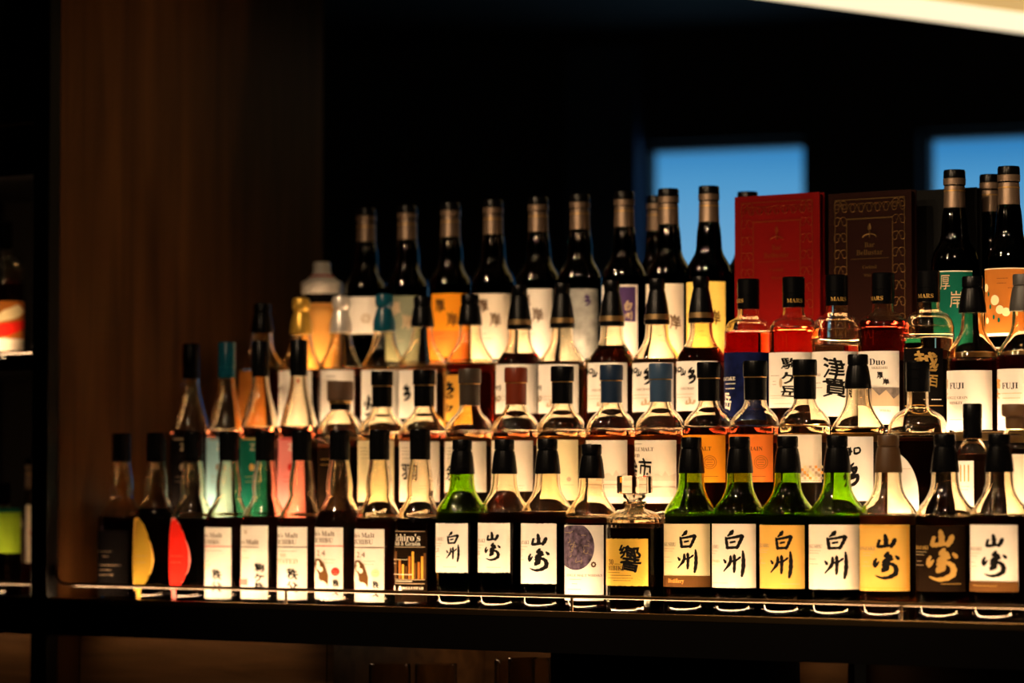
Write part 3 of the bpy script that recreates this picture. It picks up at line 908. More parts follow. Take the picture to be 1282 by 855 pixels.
bottle('pot', 685.5, 0, 'clear bottle with a larger torn-edged white label and black brush characters', liq='dark_liquid', lvl=.163, lab=(649, 696.5, 655, 730), torn=True,
       art=yam((666, 685, 668, 682.5), (662, 687.5, 686, 713.5), 663, 678.5), group=PB)
def planet(a):
    P = []
    cx, cy, rx, ry = 721, 684, 23.5, 29
    for k in range(40):
        t = 2 * PI * k / 40
        P.append((max(706.2, cx + rx * math.cos(t) * .98), max(657.4, cy + ry * math.sin(t))))
    a.poly(P, 'planet_ink', 'planet_print')
    rnd = random.Random(3)
    for k in range(26):                           # pale veins on the disc
        t = rnd.uniform(0, 2 * PI); r = rnd.uniform(.1, .75); x, y = cx + r * rx * math.cos(t), cy + r * ry * math.sin(t)
        if x < 708 or y < 660: continue
        L = rnd.uniform(3, 9); t2 = rnd.uniform(0, PI); q = rnd.uniform(-1.5, 1.5)
        x2, y2 = min(741, max(707, x + L * math.cos(t2))), min(708, max(659, y + L * math.sin(t2)))
        xm, ym = (x + x2) / 2 + q, (y + y2) / 2 + q
        a.add('vein_print', 'ink_grey', [(a.X(p), a.Z(s)) for p, s in ((x, y), (xm, ym), (x2, y2), (x2 + .5, y2 + .8), (xm + .7, ym + .9), (x + .5, y + .8))], [(0, 1, 4, 5), (1, 2, 3, 4)])
    for k in range(8):
        t = k * PI / 4
        a.disc(743 + 2.3 * math.cos(t), 706 + 2.6 * math.sin(t), .0015, 'ink_brown', 'star_print')
    scaled_text(a, 'SINGLE MALT WHISKY', 754, 719.5, 3.2, 'ink_grey')
    a.lines([(714, 728, 724.5), (717, 723, 730), (712, 728, 737)], 'ink_grey'); a.lines([(750, 755, 744)], 'ink_brown')
bottle('pot', 740.5, 0, 'bottle with a tall white label showing a dark cratered globe', liq='deep_amber', lvl=.158, hs=.966, lab=(706, 755.5, 657, 751), art=planet, group=PB)
def hib(a):
    a.textbox('響', 775, 803, 681, 716, 'ink', 'brush')
    a.text('30', 763, 703, .0085, 'ink_brown', 'serif', 'l'); a.lines([(770, 778, 705.5)], 'ink_brown')
    scaled_text(a, 'HIBIKI', 782, 710.5, 5.5, 'ink_brown')
    a.lines([(762, 776, 716), (765, 790, 719.5), (762, 793, 723), (768, 790, 726)], 'ink_brown')
dc = bottle('decanter', 794.5, 0, 'faceted square-shouldered decanter with a glass stopper and torn gold label', liq='dark_liquid', lvl=.138, lab=(759, 811, 674, 732.5), paper='gold_leaf', torn=True, art=hib, name='decanter', cat='decanter', yy=-.028)
st = lathe([(0, .176), (.012, .176), (.013, .184), (.0185, .188), (.019, .193), (.0195, .1935), (.0285, .195), (.029, .197), (.029, .221), (.028, .223), (0, .223)], 10, False)
sto = obj('stopper', st, 'stopper_glass', dc)
E1 = lambda a: (a.rect(831, 889, 720, 734, 'paper_brown', 'band_print'), a.text('Distillery', 846, 727, .0085, 'ink_orange', 'serif', 'c', .8))
bottle('pot', 865.5, 0, 'green bottle with a brown band under its cream label, beside the decanter', glass='green_glass', liq='green_liquid', lvl=.158, lab=(830, 888.5, 655.5, 734), paper='paper_cream', art=hak((851, 871, 663.5, 686), (848.5, 872.5, 687.5, 716), 847, 681, E1), group=PB)
bottle('pot', 926, 0, 'green bottle with a pale peach label, second green one right of the decanter', glass='green_glass', liq='green_liquid', lvl=.158, lab=(887.5, 946, 655.5, 735), paper='paper_warm',
       art=hak((908, 930.5, 663, 687.5), (906, 932, 689, 721), 901, 684, lambda a: (scaled_text(a, '12 YEARS', 902, 702, 3.2, 'ink_orange'), a.lines([(893, 912, 729)], 'ink_pale'))), group=PB)
bottle('pot', 986, 0, 'green bottle with a deep golden label and two black brush characters', glass='green_glass', liq='green_liquid', lvl=.158, lab=(947.5, 1007, 657, 736), paper='paper_gold',
       art=hak((971, 991.5, 664, 688), (965, 991.5, 690, 722.5), 964.5, 682.5, lambda a: (a.text('18', 952, 703.5, .006, 'ink_brown'), a.lines([(978, 1000, 730)], 'ink_pale'))), group=PB)
bottle('pot', 1048, 0, 'bright green bottle with a pale cream label, rightmost of the green bottles', glass='green_glass', liq='green_liquid', lvl=.158, lab=(1009, 1075.5, 656.5, 737), paper='paper_warm',
       art=hak((1035, 1059.5, 664, 688), (1032.5, 1060.5, 690.5, 723.5), 1030, 683.5), group=PB)
def frame_(x0, x1, y0, y1, m):
    def f(a):
        for r in ((x0, x1, y0, y0 + 1.2), (x0, x1, y1 - 1.2, y1), (x1 - 2.5, x1, y0, y1)): a.rect(*r, m, 'border_print')
    return f
bottle('pot', 1112, 0, 'bottle with a brown cap and a glowing gold bordered label', cap='brown_cap', liq='amber', lvl=.160, lab=(1074.5, 1138.5, 656.5, 739), paper='paper_gold',
       art=yam((1098.5, 1122, 668.5, 685.5), (1094, 1125.5, 690, 723), 1096, 686, frame_(1076, 1137, 659, 736, 'paper_amber')), group=PB)
bottle('pot', 1183, 0, 'bottle with a dark label and gold brush characters', liq='dark_liquid', lvl=.158, lab=(1143.5, 1208, 657.5, 739.5), paper='paper_dark_brown',
       art=yam((1166.5, 1194, 663.5, 684), (1161.5, 1198, 686, 725), 1163, 685, lambda a: a.lines([(1178, 1202, 730)], 'ink_gold'), 'ink_gold', 'ink_gold'), group=PB)
bottle('pot', 1251, 0, 'bottle with a white label over a narrow brown band, rightmost whole one in front', liq='dark_liquid', lvl=.160, lab=(1211, 1274, 656.5, 740),
       art=yam((1235, 1256.5, 668.5, 684.5), (1230.5, 1260, 689, 720.5), 1230, 686.5, lambda a: (a.rect(1212, 1273.5, 727, 740, 'paper_brown', 'band_print'), a.lines([(1220, 1248, 732.5)], 'ink_gold'))), group=PB)
bottle('pot', 1321, 0, 'bottle cut off by the right edge with a bright white label', liq='red_liquid', lvl=.158, lab=(1275.5, 1338, 680, 746), group=PB)

# ================================================================== second row
SL = 'tall sloping bottles at the left of the second row'
def za(m1, m2):
    return lambda a: (a.rect(a.px0 - 22, a.px0 + 8, 549, 551, m2), a.text('ZA', a.px0 - 6, 560, .012, m1, 'plain', 'c', .9), a.disc(a.px0 - 10, 585, .005, m2, 'crest_print', .0065), a.lines([(a.px0 - 18, a.px0 - 2, 597), (a.px0 - 18, a.px0 - 4, 603)], m2))
bottle('slope', 239, 1, 'tall black-capped bottle with a black label, leftmost of the second row', liq='dark_liquid', lvl=.152, lab=(211, 247, 548, 640), paper='paper_black', art=za('ink_pale', 'ink_grey'), group=SL)
bottle('slope', 284, 1, 'tall teal-capped bottle with a pale blue label', cap='teal_cap', liq='deep_amber', lvl=.152, lab=(256, 293, 548, 640), paper='paper_blue', art=za('ink_white', 'ink_grey'), group=SL)
bottle('slope', 326, 1, 'tall black-capped bottle with a dark green label', liq='deep_amber', lvl=.158, lab=(298, 335, 548, 640), paper='paper_green', art=za('ink_pale', 'ink_gold'), group=SL)
bottle('slope', 374, 1, 'tall black-capped bottle with a pink label', liq='deep_amber', lvl=.158, lab=(344, 384, 548, 640), paper='paper_pink', art=za('ink_white', 'ink_red'), group=SL)
bottle('corked', 426, 1, 'short-necked bottle with a wide brown cork stopper and beaded ring', cap='cork_cap', liq='deep_amber', lvl=.128, lab=(397, 436, 560, 640), paper='paper_dark_brown', art=lambda a: a.lines([(402, 420, 575), (402, 424, 582)], 'ink_gold'))
RB = 'round-shouldered bottles in the second row'
def faint(x, y, kan=None):
    def f(a):
        a.lines([(x + 3, x + 12, y + 5), (x + 3, x + 16, y + 9), (x + 3, x + 14, y + 13), (x + 4, x + 15, y + 18)], 'ink_grey')
        if kan: a.textbox(kan, x + 3, x + 20, y + 25, y + 46, 'ink')
        a.lines([(x + 24, x + 40, y + 52), (x + 24, x + 38, y + 56)], 'ink_pale')
    return f
bottle('round', 478.5, 1, 'black-capped bottle with a cream label, left end of the round-shouldered bottles', liq='gold_liquid', lvl=.142, lab=(447, 493, 552, 628), paper='paper_cream', art=faint(448, 556), group=RB)
bottle('round', 531, 1, 'black-capped bottle with a white label, second of the round-shouldered bottles', liq='deep_amber', lvl=.142, lab=(498.5, 550, 553, 628), paper='paper_warm', art=faint(500, 556, '羽'), group=RB)
bottle('round', 588, 1, 'smoky grey-capped bottle with a white label behind the green bottle', cap='grey_brown_cap', liq='gold_liquid', lvl=.143, lab=(555, 608.5, 553, 616), paper='paper_warm', art=faint(556, 556, '余'), group=RB)
bottle('round', 646, 1, 'reddish brown-capped bottle with a white label', cap='red_brown_cap', liq='amber', lvl=.143, lab=(616, 667, 552, 615), paper='paper_warm', art=faint(616, 556), group=RB)
bottle('round', 704, 1, 'black-capped bottle with a pale yellow label between red and navy caps', liq='gold_liquid', lvl=.143, lab=(670, 723.5, 551, 626), paper='paper_cream', art=lambda a: (a.lines([(706, 718, 607)], 'ink_pale'), a.disc(712, 600, .004, 'ink_pale', 'crest_print')), group=RB)
def mountains(a, x0, x1, y0, y1):
    n = 8
    V = [(x0, y1)] + [(x0 + (x1 - x0) * k / n, y0 + (y1 - y0) * (.15 + .5 * abs(math.sin(k * 1.9)))) for k in range(n + 1)] + [(x1, y1)]
    W = [(a.X(p), a.Z(q)) for p, q in V]
    a.add('mountain_print', 'ink_faint', W, [tuple(range(len(W)))])
def yo1(a):
    a.lines([(733, 741, 556)], 'ink')
    scaled_text(a, 'SINGLE MALT', 755, 562.7, 4.6, 'ink_brown'); a.lines([(733, 745, 570)], 'ink_brown')
    mountains(a, 750, 784, 585, 602); a.rect(732, 784.5, 606, 607.2, 'ink_pale'); a.rect(732, 784.5, 610, 622, 'ink_faint', 'band_print')
bottle('round', 765.5, 1, 'navy-capped bottle with a white label behind the decanter stopper', cap='navy_cap', liq='amber', lvl=.143, lab=(731.5, 785, 551.5, 630), paper='paper_warm', art=yo1, group=RB)
def yo2(a):
    a.lines([(795, 804, 556)], 'ink')
    scaled_text(a, 'SINGLE MALT', 818.5, 562.7, 4.6, 'ink_brown'); scaled_text(a, 'YOICHI', 801.5, 570.5, 4.2, 'ink_brown')
    a.textbox('余', 791, 799, 574, 600, 'ink'); a.textbox('市', 800, 816.5, 573.5, 597, 'ink')
    mountains(a, 812, 845, 587, 602); a.rect(793, 845.5, 610, 622, 'ink_faint', 'band_print')
bottle('round', 827, 1, 'steel blue-capped bottle with a white label and bold character', cap='steel_blue_cap', liq='amber', lvl=.143, lab=(792, 846.5, 551.5, 630), paper='paper_warm', art=yo2, group=RB)
def emblem(a, x, y, r, m):
    for rr in (r, r * .74):
        n = 24; V = []
        for k in range(n):
            t = 2 * PI * k / n
            for q in (rr, rr - .9): V.append((a.X(x + q * math.cos(t)), a.Z(y + q * math.sin(t))))
        a.add('emblem_print', m, V, [(2 * k, 2 * ((k + 1) % n), 2 * ((k + 1) % n) + 1, 2 * k + 1) for k in range(n)])
    for k in (-3, 0, 3): a.rect(x - 4, x + 4, y + k - .5, y + k + .5, m, 'emblem_print')
def coffey(t, xe, x0):
    def f(a):
        a.lines([(x0 + 3, x0 + 14, 549)], 'ink_brown')
        scaled_text(a, t, xe, 562, 5, 'ink_brown'); emblem(a, xe - 2, 579, 8.6, 'paper_copper')
        a.lines([(x0 + 26, x0 + 46, 596.5)], 'ink_brown')
    return f
bottle('round', 887.5, 1, 'black-capped bottle with a bright orange label and round emblem', liq='deep_amber', lvl=.147, lab=(852.5, 908, 545, 604), paper='paper_orange', art=coffey('COFFEY MALT', 890.5, 853), group=RB)
bottle('round', 945.5, 1, 'black-capped bottle with a red-orange label and round emblem', liq='deep_amber', lvl=.147, lab=(911, 967.5, 544.5, 603.5), paper='paper_deep_orange', art=coffey('COFFEY GRAIN', 954.5, 912), group=RB)
def dots(a):
    a.lines([(975, 981, 547)], 'ink'); a.text('Y', 998, 561, .006, 'ink_brown', 'plain')
    for i in range(9):
        for j in range(5):
            if (i + j) % 2: continue
            x, y = 1000 + i * 3.1, 583 + j * 3.5
            a.rect(x, x + 3, y, y + 3.4, ('ink_orange', 'paper_cream', 'ink_pale')[(i * 2 + j) % 3], 'checker_print')
    a.lines([(1002, 1024, 601.5)], 'ink_pale')
bottle('round', 1007.5, 1, 'black-capped clear bottle with a white label ending in a checkered pattern', liq='pale_liquid', lvl=.150, lab=(973, 1028.5, 544.5, 604), paper='paper_warm', art=dots, group=RB)
bottle('pot_small', 1074, 1, 'flare-capped clear bottle with a cursive black character on white', liq='pale_liquid', lvl=.143, lab=(1037.5, 1093, 547, 627), art=lambda a: (a.brush('chi', 1060, 1079, 560, 581), a.brush('ta', 1059, 1078, 580, 609)))
def arch(t): return (0, .25 + .75 * math.sqrt(max(0, 1 - max(0, (t - .25) / .75) ** 2.2)))
bottle('dome', 1149, 1, 'wide dome-shouldered bottle with an arched white label', liq='dark_liquid', lvl=.128, lab=(1111, 1150, 565, 640), shape=arch, art=lambda a: scaled_text(a, 'ROGA', 1141, 587, 3.4, 'ink_pale') if False else a.lines([(1130, 1141, 587)], 'ink_pale'))
def stripes(a):
    for x in (1202.5, 1207, 1211.8): a.rect(x, x + 1.6, 582, 603, 'ink_gold', 'stripe_print')
    a.lines([(1203, 1214, 609), (1203, 1212, 613)], 'ink_pale')
bottle('slim', 1217.5, 1, 'small slim bottle with three gold stripes on a white label', liq='amber', lvl=.100, lab=(1197.5, 1219, 577, 634), art=stripes)
bottle('stub', 1272, 1, 'short bottle with a wide tan stopper at the right edge', cap='tan_cap', liq='deep_amber', lvl=.106, lab=(1262, 1296, 569, 640), paper='paper_warm')

# ================================================================== third row
bottle('pot_small', 328, 2, 'bottle with a black flared cap beside the gold-capped one', liq='deep_amber', lvl=.138, lab=(299, 336, 466, 540), paper='paper_copper')
BL = 'bottles with ball-topped coloured caps'
bottle('ball', 377, 2, 'bottle with a shiny gold ball-topped cap', cap='gold_cap', liq='gold_liquid', lvl=.128, lab=(349, 390, 465, 540), art=lambda a: a.disc(372, 478, .005, 'ink_red', 'seal_print'), group=BL)
bottle('ball', 427, 2, 'bottle with a silvery white ball-topped cap', cap='silver_cap', liq='amber', lvl=.134, lab=(402, 443, 464, 528), art=lambda a: (a.lines([(408, 420, 472), (408, 422, 477)], 'ink', .0016)), group=BL)
bottle('ball', 481, 2, 'bottle with a dark teal ball-topped cap', cap='teal_cap', liq='pale_liquid', lvl=.134, lab=(452, 498, 464, 526), art=lambda a: a.brush('saki', 456, 468, 495, 520), group=BL)
bottle('pot_small', 529, 2, 'bottle with a plain black cap between teal cap and orange label', liq='gold_liquid', lvl=.132, lab=(499, 546, 464, 524), art=lambda a: a.brush('ta', 504, 516, 482, 502))
bottle('pot_small', 588.5, 2, 'black-capped bottle with an orange label and dark red whisky', liq='red_liquid', lvl=.136, lab=(554, 592, 470, 528), paper='paper_amber', art=lambda a: (a.brush('ta', 557, 571, 478, 494), a.brush('chi', 558, 568, 495, 505), a.brush('haku', 558, 567, 506, 516)))
BE = 'bottles with long waisted black caps'
def sak(x, y, show=True):
    def f(a):
        if show:
            a.brush('chi', x + 3, x + 12, y + 7, y + 22); a.brush('yama', x + 10, x + 16, y + 9, y + 18); a.brush('ta', x + 17, x + 30, y + 8, y + 28)
            scaled_text(a, 'SAKURAO', x + 26, y + 34, 3, 'ink_grey')
        else: a.brush('shu', x + 3, x + 9, y + 26, y + 34, 'ink'); a.brush('chi', x + 3, x + 10, y + 40, y + 56, 'ink_grey')
        a.lines([(x + 3, x + 26, y + 41), (x + 5, x + 24, y + 45)], 'ink_pale'); a.brush('yama', x + 16, x + 28, y + 46, y + 54, 'ink_pale')
    return f
bottle('bell', 650.5, 2, 'long-capped bottle, leftmost of the waisted black caps', liq='deep_amber', lvl=.150, lab=(618, 672, 457, 518), art=sak(618, 456, False), group=BE)
bottle('bell', 704, 2, 'long-capped bottle, second from the left of the waisted black caps', liq='gold_liquid', lvl=.135, lab=(669, 724, 457, 518), art=sak(669, 456, False), group=BE)
bottle('bell', 766, 2, 'long-capped bottle of darkest whisky, middle of the waisted black caps', liq='deep_amber', lvl=.160, lab=(732, 785, 455, 516), art=sak(732, 455), group=BE)
bottle('bell', 822.5, 2, 'long-capped bottle of pale whisky, second from the right of the waisted black caps', liq='gold_liquid', lvl=.135, lab=(787.5, 843, 455, 516), art=sak(787.5, 454), group=BE)
bottle('bell', 877.5, 2, 'long-capped bottle, rightmost of the waisted black caps', liq='deep_amber', lvl=.150, lab=(843, 898, 453, 515), art=sak(843, 453), group=BE)
MB = 'broad-shouldered bottles with lettered black caps'
def mars(x, y): return (.0190, lambda a: a.text('MARS', x, y, .0068, 'ink_gold', 'serif', 'c'))
def nav(a):
    scaled_text(a, 'KOMAGATAKE', 921, 474.7, 4.4, 'ink_white'); a.lines([(909, 921, 481), (909, 920, 487)], 'ink_white', .0014)
    a.textbox('岳', 908, 916, 492, 514, 'ink_white')
bottle('broad', 937, 2, 'bottle of red whisky with a midnight blue label', liq='red_liquid', lvl=.176, lab=(906, 966, 442, 522), paper='paper_navy', art=nav, capart=mars(924, 377), group=MB)
def kom(a):
    kanji_v(a, '駒ヶ岳', 990, 448, 500, 24)
    a.lines([(966, 976, 471), (968, 972, 478), (968, 972, 482)], 'ink_grey'); a.disc(978, 480, .003, 'ink_pale', 'crest_print', .008); a.lines([(966, 990, 496), (966, 984, 499), (970, 992, 506)], 'ink_pale')
bottle('broad', 993.5, 2, 'bottle of orange whisky with three large black characters on white', liq='amber', lvl=.182, lab=(963, 1017, 442, 511), art=kom, capart=mars(995, 377), group=MB)
def tsu(a):
    a.textbox('津', 1031, 1058, 448, 476, 'ink'); a.textbox('貫', 1030, 1060, 474, 499, 'ink')
    scaled_text(a, 'TSUNUKI', 1028, 470, 3.4, 'ink_grey'); a.lines([(1019, 1028, 480), (1019, 1030, 486)], 'ink_grey')
bottle('broad', 1047.5, 2, 'clear bottle with two large black characters on a white label', liq='pale_liquid', lvl=.150, lab=(1016, 1073, 441, 522), art=tsu, capart=mars(1050, 375), group=MB)
def duo(a):
    a.text('Duo', 1089, 454, .0105, 'ink', 'serif', 'l'); a.text('AKKESHI', 1091, 461.5, .0042, 'ink_grey', 'serif', 'l')
    a.textbox('厚', 1098, 1106, 466.5, 475, 'ink'); a.textbox('岸', 1105, 1113, 474.5, 483, 'ink')
    a.rect(1074, 1125, 486, 509, 'mountain_ink', 'mountain_print'); a.text('Whisky', 1108, 515, .005, 'ink_grey', 'serif')
    V = [(a.X(p), a.Z(q)) for p, q in ((1092, 486.2), (1101, 496), (1109, 489), (1118, 500), (1125, 494), (1125, 508.8), (1092, 508.8))]
    a.add('mountain_print', 'ink_pale', V, [tuple(range(7))])
bottle('broad', 1105.5, 2, 'bottle of deep red whisky with a white label and grey mountain picture', cap='black_plastic', liq='red_liquid', lvl=.186, lab=(1073, 1125.5, 440.5, 532), art=duo, capart=mars(1096, 374), group=MB)
bottle('broad', 1162.5, 2, 'clear bottle with a black label and one gold character', liq='pale_liquid', lvl=.158, lab=(1132.5, 1180.5, 437, 528), paper='paper_black',
       art=lambda a: (a.textbox('越', 1144, 1175, 440, 466, 'ink_gold'), a.textbox('百', 1161, 1174, 470, 486, 'ink_gold'), a.lines([(1166, 1178, 501)], 'ink_white', .0016), a.rect(1134, 1180, 508, 509.2, 'ink_gold')), capart=mars(1158, 371), group=MB, yy=.2615)
FB = 'flat-shouldered bottles at the right of the third row'
def fuji(x, more):
    def f(a):
        a.text('FUJI', x + 10, 484, .0106, 'ink', 'serif', 'l')
        a.textbox('富', x + 1, x + 8, 474, 487, 'ink_pale' if more else 'ink_orange'); a.textbox('士', x + 1, x + 8, 489, 499, 'ink_pale' if more else 'ink_orange', 'brush', 'character')
        if more: a.text('SINGLE GRAIN', x + 8, 498.5, .0045, 'ink_grey', 'serif', 'l', .9); a.text('WHISKEY', x + 10, 505, .0045, 'ink_brown', 'serif', 'l', .9)
        else: a.lines([(x + 10, x + 34, 493), (x + 11, x + 32, 499)], 'ink_orange')
        a.lines([(x + 10, x + 30, 526)], 'ink_orange')
    return f
bottle('flat', 1217.5, 2, 'black-capped bottle with a large square white label and red whisky', liq='red_liquid', lvl=.118, lab=(1180, 1241.5, 464.5, 538.5), art=fuji(1180, True), group=FB, yy=.2500)
bottle('flat', 1281, 2, 'grey-capped bottle with a white label cut by the right edge', cap='grey_cap', liq='red_liquid', lvl=.124, lab=(1244.5, 1306, 462.5, 538.5), art=fuji(1245.5, False), group=FB, yy=.2500)

# ================================================================== top row
TB = 'dark bottles with foil capsules in the top row'
AK = dict(glass='dark_green_glass', liq='dark_liquid', lvl=.150, group=TB)
def akk(x, y, m='ink_brown', low=None, band=None):
    def f(a):
        if band: a.rect(*band, 'print') if False else a.rect(band[0], band[1], band[2], band[3], band[4], 'band_print')
        a.textbox('厚', x, x + 13, y + 7, y + 23, m); a.textbox('岸', x + 14, x + 28, y + 23, y + 42, m)
        a.lines([(x, x + 10, y + 50), (x + 4, x + 18, y + 56)], m)
    return f
def white_jug():
    y, z0 = ROW_Y[3], ROW_Z[3]
    x = x_at(403, y, z0 + .19)
    t = thing('ceramic_bottle', 'bottle with a white brimmed lid and black neck, left end of the top row', 'bottle', (x, y, z0), 0)
    obj('body', lathe(catmull(heel(.036), 3)[:-1] + catmull([(.036, .013), (.036, .10), (.0352, .118), (.032, .124), (.031, .130), (0, .130)], 3), 40), 'painted_amber', t)
    obj('neck_band', lathe([(0, .1302), (.031, .1302), (.031, .1480), (0, .1480)], 40), 'paper_black', t)
    obj('lid', lathe([(0, .1482), (.039, .1482), (.0395, .152), (.0395, .168), (.0385, .171), (.030, .175), (.020, .184), (.0165, .192), (.0165, .206), (.0155, .209), (0, .209)], 40), 'white_ceramic', t)
    obj('lid_mark', lathe([(.020, .1845), (.0216, .1835), (.0245, .1805), (.0230, .1800), (.020, .1845)], 40), 'ink_red', t)
white_jug()
bottle('swell', 458.5, 3, 'dark bottle with a short white label, leftmost of the foil-capped bottles', lab=(437, 472, 373, 419), **AK, art=lambda a: emblem(a, 458, 400, 6, 'ink_pale'))
bottle('swell', 510, 3, 'dark foil-capped bottle with a grey-green label', lab=(484, 522, 372, 452), paper='paper_grey_green', **AK, art=akk(489, 372, 'ink_pale'))
bottle('swell', 564, 3, 'dark foil-capped bottle with a two-tone orange label', lab=(541, 586, 369, 448), paper='paper_orange', **AK, art=akk(545, 369, 'ink_brown', None, (542, 585, 415, 447, 'paper_deep_orange')))
bottle('swell', 617.5, 3, 'dark foil-capped bottle with a broad cream label, behind the waisted flared cap', lab=(589, 639, 369, 450), paper='paper_warm', **AK, art=akk(599, 369))
bottle('swell', 674, 3, 'dark foil-capped bottle with a white label, sixth from the left end', lab=(648, 691, 363, 450), paper='paper_white', **AK, art=akk(652, 363))
bottle('swell', 726, 3, 'dark foil-capped bottle with a mottled pale grey label', lab=(701, 748, 363, 450), paper='paper_pale_grey', **AK, art=lambda a: a.brush('ta', 730, 740, 370, 384, 'paper_purple'))
def pur(a):
    a.rect(757, 795.5, 360.5, 404, 'paper_purple', 'panel_print'); a.brush('haku', 782, 791, 378, 390, 'ink_pale'); a.brush('shu', 782, 791, 391, 402, 'ink_pale')
bottle('swell', 781.5, 3, 'dark foil-capped bottle with a purple panel framed in white', lab=(754, 798, 358, 450), paper='paper_white', **AK, art=pur)
bottle('swell', 837, 3, 'dark foil-capped bottle with a white label in front of the blue window', lab=(808, 855.5, 356.5, 450), paper='paper_warm', **AK, art=akk(824, 372))
bottle('swell', 887.5, 3, 'dark foil-capped bottle with a yellow label beside the red menu', lab=(860, 908, 354, 450), paper='paper_yellow', **AK, art=akk(874, 366))
NL = dict(glass='dark_green_glass', liq='dark_liquid', lvl=.150)
bottle('swell', 822, 4, 'dark bottle half hidden behind the white-labelled foil-capped one', **NL)
bottle('swell', 936, 4, 'dark bottle hidden behind the red menu with only its cap showing', hs=.99, **NL)
def grn(a):
    a.rect(1172, 1217, 340.7, 342, 'ink_white'); a.textbox('厚', 1178, 1189.5, 346, 364, 'ink_pale', 'plain'); a.textbox('岸', 1189.5, 1204.5, 366, 387, 'ink_pale', 'plain')
bottle('swell', 1195, 3, 'dark foil-capped bottle with a dark green label before the black menu', lab=(1170, 1217, 340.5, 430), paper='paper_green', **AK, art=grn)
def cop(a):
    a.rect(1230, 1290, 337.2, 338.4, 'ink_white'); a.rect(1230, 1290, 418, 421.8, 'ink_white', 'border_print')
    for x, y, r in ((1236, 361, .0066), (1246, 377, .0080), (1252, 389, .0068), (1259.5, 392, .0068), (1237, 402, .0050)): a.disc(x, y, r, 'paper_cream', 'dot_print', r * 1.05)
    a.lines([(1249, 1262, 350), (1249, 1260, 356), (1262, 1270, 362)], 'ink_brown')
    for x, y in ((1239, 369), (1234, 376), (1241, 385), (1245, 398), (1251, 402)): a.disc(x, y, .0022, 'paper_green', 'dot_print', .004)
bottle('swell', 1263, 3, 'dark foil-capped bottle with a copper label of white dots, far right', lab=(1229, 1288, 337, 422), paper='paper_copper', **AK, art=cop)
bottle('swell', 1240, 4, 'dark bottle behind the one with the copper dotted label', **NL)

# ------------------------------------------------------------------ menus standing behind the third row
def menu(px0, px1, py, y, desc, m, gold, words, yaw=0.0, lines=True):
    z0 = ROW_Z[3]
    x0 = x_at(px0, y, z0 + .25); x1 = x_at(px1, y, z0 + .25)
    h = z_at(py, (x0 + x1) / 2, y) - z0
    t = thing('menu_book', desc, 'menu', (x0, y, z0), yaw, 'menus standing on the top step')
    wdt = x1 - x0
    obj('cover', box_me(0, wdt, 0, .003, 0, h, .0008), m, t)
    obj('pages', box_me(.003, wdt - .003, .0032, .0148, .003, h - .003), m, t)
    obj('back_cover', box_me(0, wdt, .015, .018, 0, h, .0008), m, t)
    if not gold: return t
    ps = []
    def bar(u0, u1, v0, v1): ps.append(box_me(wdt * u0, wdt * u1, -.0007, -.0001, h * v0, h * v1))
    fr = obj('frame_print', join_me([box_me(wdt * a, wdt * b, -.0006, -.0001, h * c, h * d) for a, b, c, d in
         ((.08, .92, .955, .96), (.08, .085, .06, .955), (.915, .92, .06, .955), (.22, .78, .835, .842), (.22, .228, .06, .835), (.772, .78, .06, .835))]), gold, t)
    # scrollwork between the two frames
    sv = []
    rnd = random.Random(5)
    spots = [(.15, .12 + .1 * k) for k in range(9)] + [(.85, .12 + .1 * k) for k in range(9)] + [(.15 + .1 * k, .90) for k in range(8)]
    for (u, v) in spots:
        cx, cz = wdt * u, h * v
        for sgn in (1, -1):
            pts = []
            for k in range(13):
                a = k / 12 * 2.2 * PI; r = .0095 * (1 - k / 15)
                pts.append((cx + sgn * (r * math.cos(a) - .0065), -.0004, cz + r * math.sin(a) * 1.2))
            sv.append(tube_me(pts, .00055, 4))
    obj('scrollwork', join_me(sv), gold, t)
    def put(s, u, v, hh, nm='lettering'):
        V, Fc, ar = glyph(s, 'serif')
        w_ = ar * hh
        me = mesh_from([(wdt * u - w_ / 2 + x * w_, -.0006, h * v + y * hh) for x, y in V], Fc)
        return me
    ms = [put(s, u, v, hh) for s, u, v, hh in words]
    obj('lettering', join_me(ms), gold, t)
    # small fountain crest
    cr = [tube_me([(wdt * .5 + sgn * .013 * math.sin(k / 8 * PI / 2), -.0004, h * .722 + .006 * math.cos(k / 8 * PI / 2)) for k in range(9)], .0012, 4) for sgn in (1, -1)]
    cr.append(tube_me([(wdt * .5, -.0004, h * .722), (wdt * .5, -.0004, h * .765)], .0012, 4))
    cr.append(lathe([(0, 0), (.0032, .003), (.0036, .007), (.001, .013), (0, .013)], 10)); 
    for v in cr[-1].vertices: v.co = Vector((wdt * .5 + v.co.x, -.0004 + v.co.y * .1, h * .760 + v.co.z))
    obj('crest', join_me(cr), gold, t)
    obj('rule', box_me(wdt * .27, wdt * .73, -.0006, -.0001, h * .592, h * .595), gold, t)
    return t
W_ = [('Bar', .5, .662, .0085), ('Bellustar', .5, .615, .0090), ('Cocktail', .5, .532, .0055), ('Whisky', .5, .478, .0065)]
mat('menu_red_gold', (.13, .018, .004), .45, .3)
menu(919.5, 1026, 243.5, .372, 'red menu book with faint gold frame standing beside the window', 'menu_red', 'menu_red_gold', W_)
menu(1037, 1141, 240, .372, 'dark brown menu book with gold scrollwork frame', 'menu_brown', 'menu_gold', W_)
menu(1145, 1223, 236.5, .432, 'plain black menu book behind the green-labelled bottle', 'menu_black', None, [])

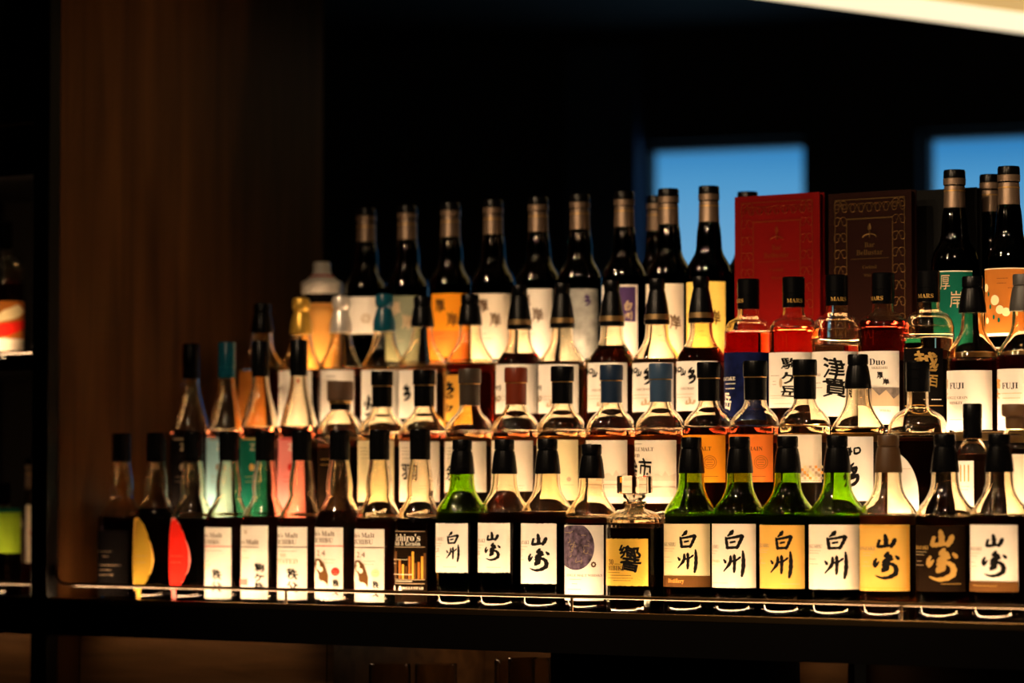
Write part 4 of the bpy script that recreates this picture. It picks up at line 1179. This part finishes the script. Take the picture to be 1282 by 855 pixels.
# ================================================================== neighbouring bay at the far left
xe = xp0 - .002
def zl(py): return z_at(py, x_at(24, -.09, ZS + .2), -.09) - ZS
def side_shelf(wh, zt, th, rail, rm, led):
    t = thing('side_shelf', 'dark shelf of the neighbouring bay at the left edge, %s of three' % wh, 'shelf', (0, 0, ZS), 0, 'shelves of the left bay')
    obj('board', box_me(xe - .5, xe, -.100, .30, zt - th, zt - .0005), 'black_lacquer', t)
    obj('rail', tube_me([(xe - .5, -.098, rail), (xe - .012, -.098, rail), (xe - .006, -.098, zt)], .0030, 8), rm, t)
    if led:
        obj('front_lip', box_me(xe - .5, xe, -.106, -.1002, zt - th * 1.36, zt + .0042), 'dark_bronze', t)
        obj('light_strip', box_me(xe - .45, xe - .02, -.094, -.082, zt, zt + .0028), 'led_front', t)
side_shelf('lowest', 0, .047, .0285, 'dark_bronze', True)
side_shelf('middle', zl(452), .014, zl(441), 'dark_bronze', True)
side_shelf('highest', zl(207), .02, zl(157), 'brass', False)
cb4 = thing('base_cabinet', 'brown base cabinet panel below the left edge shelf', 'cabinet', (0, 0, 0))
obj('door', box_me(xe - .5, xe, -.030, -.008, .08, Z1 - .001, .002), 'cabinet_wood', cb4)
obj('light_strip', box_me(xe - .45, xe - .02, -.080, -.074, Z1 - .003, Z1 - .0005), 'added_fill_under', cb4)  # added fill strip over the left panel
struct(obj('wall_bay_back', box_me(xe - .5, xe, .301, .32, .55, CEIL), 'rack_black'))
bottle('broad', 1, 0, 'bottle with a bright green label at the far left edge', liq='dark_liquid', lvl=.150, lab=(-28, 25, 636, 692), paper='paper_bright_green', hs=.80, art=lambda a: a.rect(-28, 25, 636, 641, 'paper_green', 'band_print'), yy=-.02)
bottle('swell', 44, 0, 'bottle with a pale label squeezed beside the dark post at left', liq='deep_amber', glass='warm_lit_glass', lvl=.140, lab=(32, 58, 632, 704), paper='paper_warm', hs=.85, yy=.09, art=lambda a: a.disc(40, 667, .004, 'ink_red', 'seal_print'))
bottle('broad', 3, 0, 'bottle with a painted orange and cream label on the upper left shelf', liq='deep_amber', lvl=.150, lab=(-24, 31, 378, 441), paper='paper_warm', yy=-.02, zz=ZS + zl(452),
       art=lambda a: (a.rect(-24, 31, 378, 425, 'paper_copper', 'wave_print'), a.add('wave_print', 'paper_cream', [(a.X(p), a.Z(q)) for p, q in ((-20, 412), (4, 390), (22, 382), (30, 390), (18, 400), (0, 404), (-20, 420))], [tuple(range(7))]),
                      a.add('wave_print', 'paper_red', [(a.X(p), a.Z(q)) for p, q in ((-20, 416), (4, 406), (30, 400), (30, 410), (8, 422), (-20, 424))], [tuple(range(6))])))
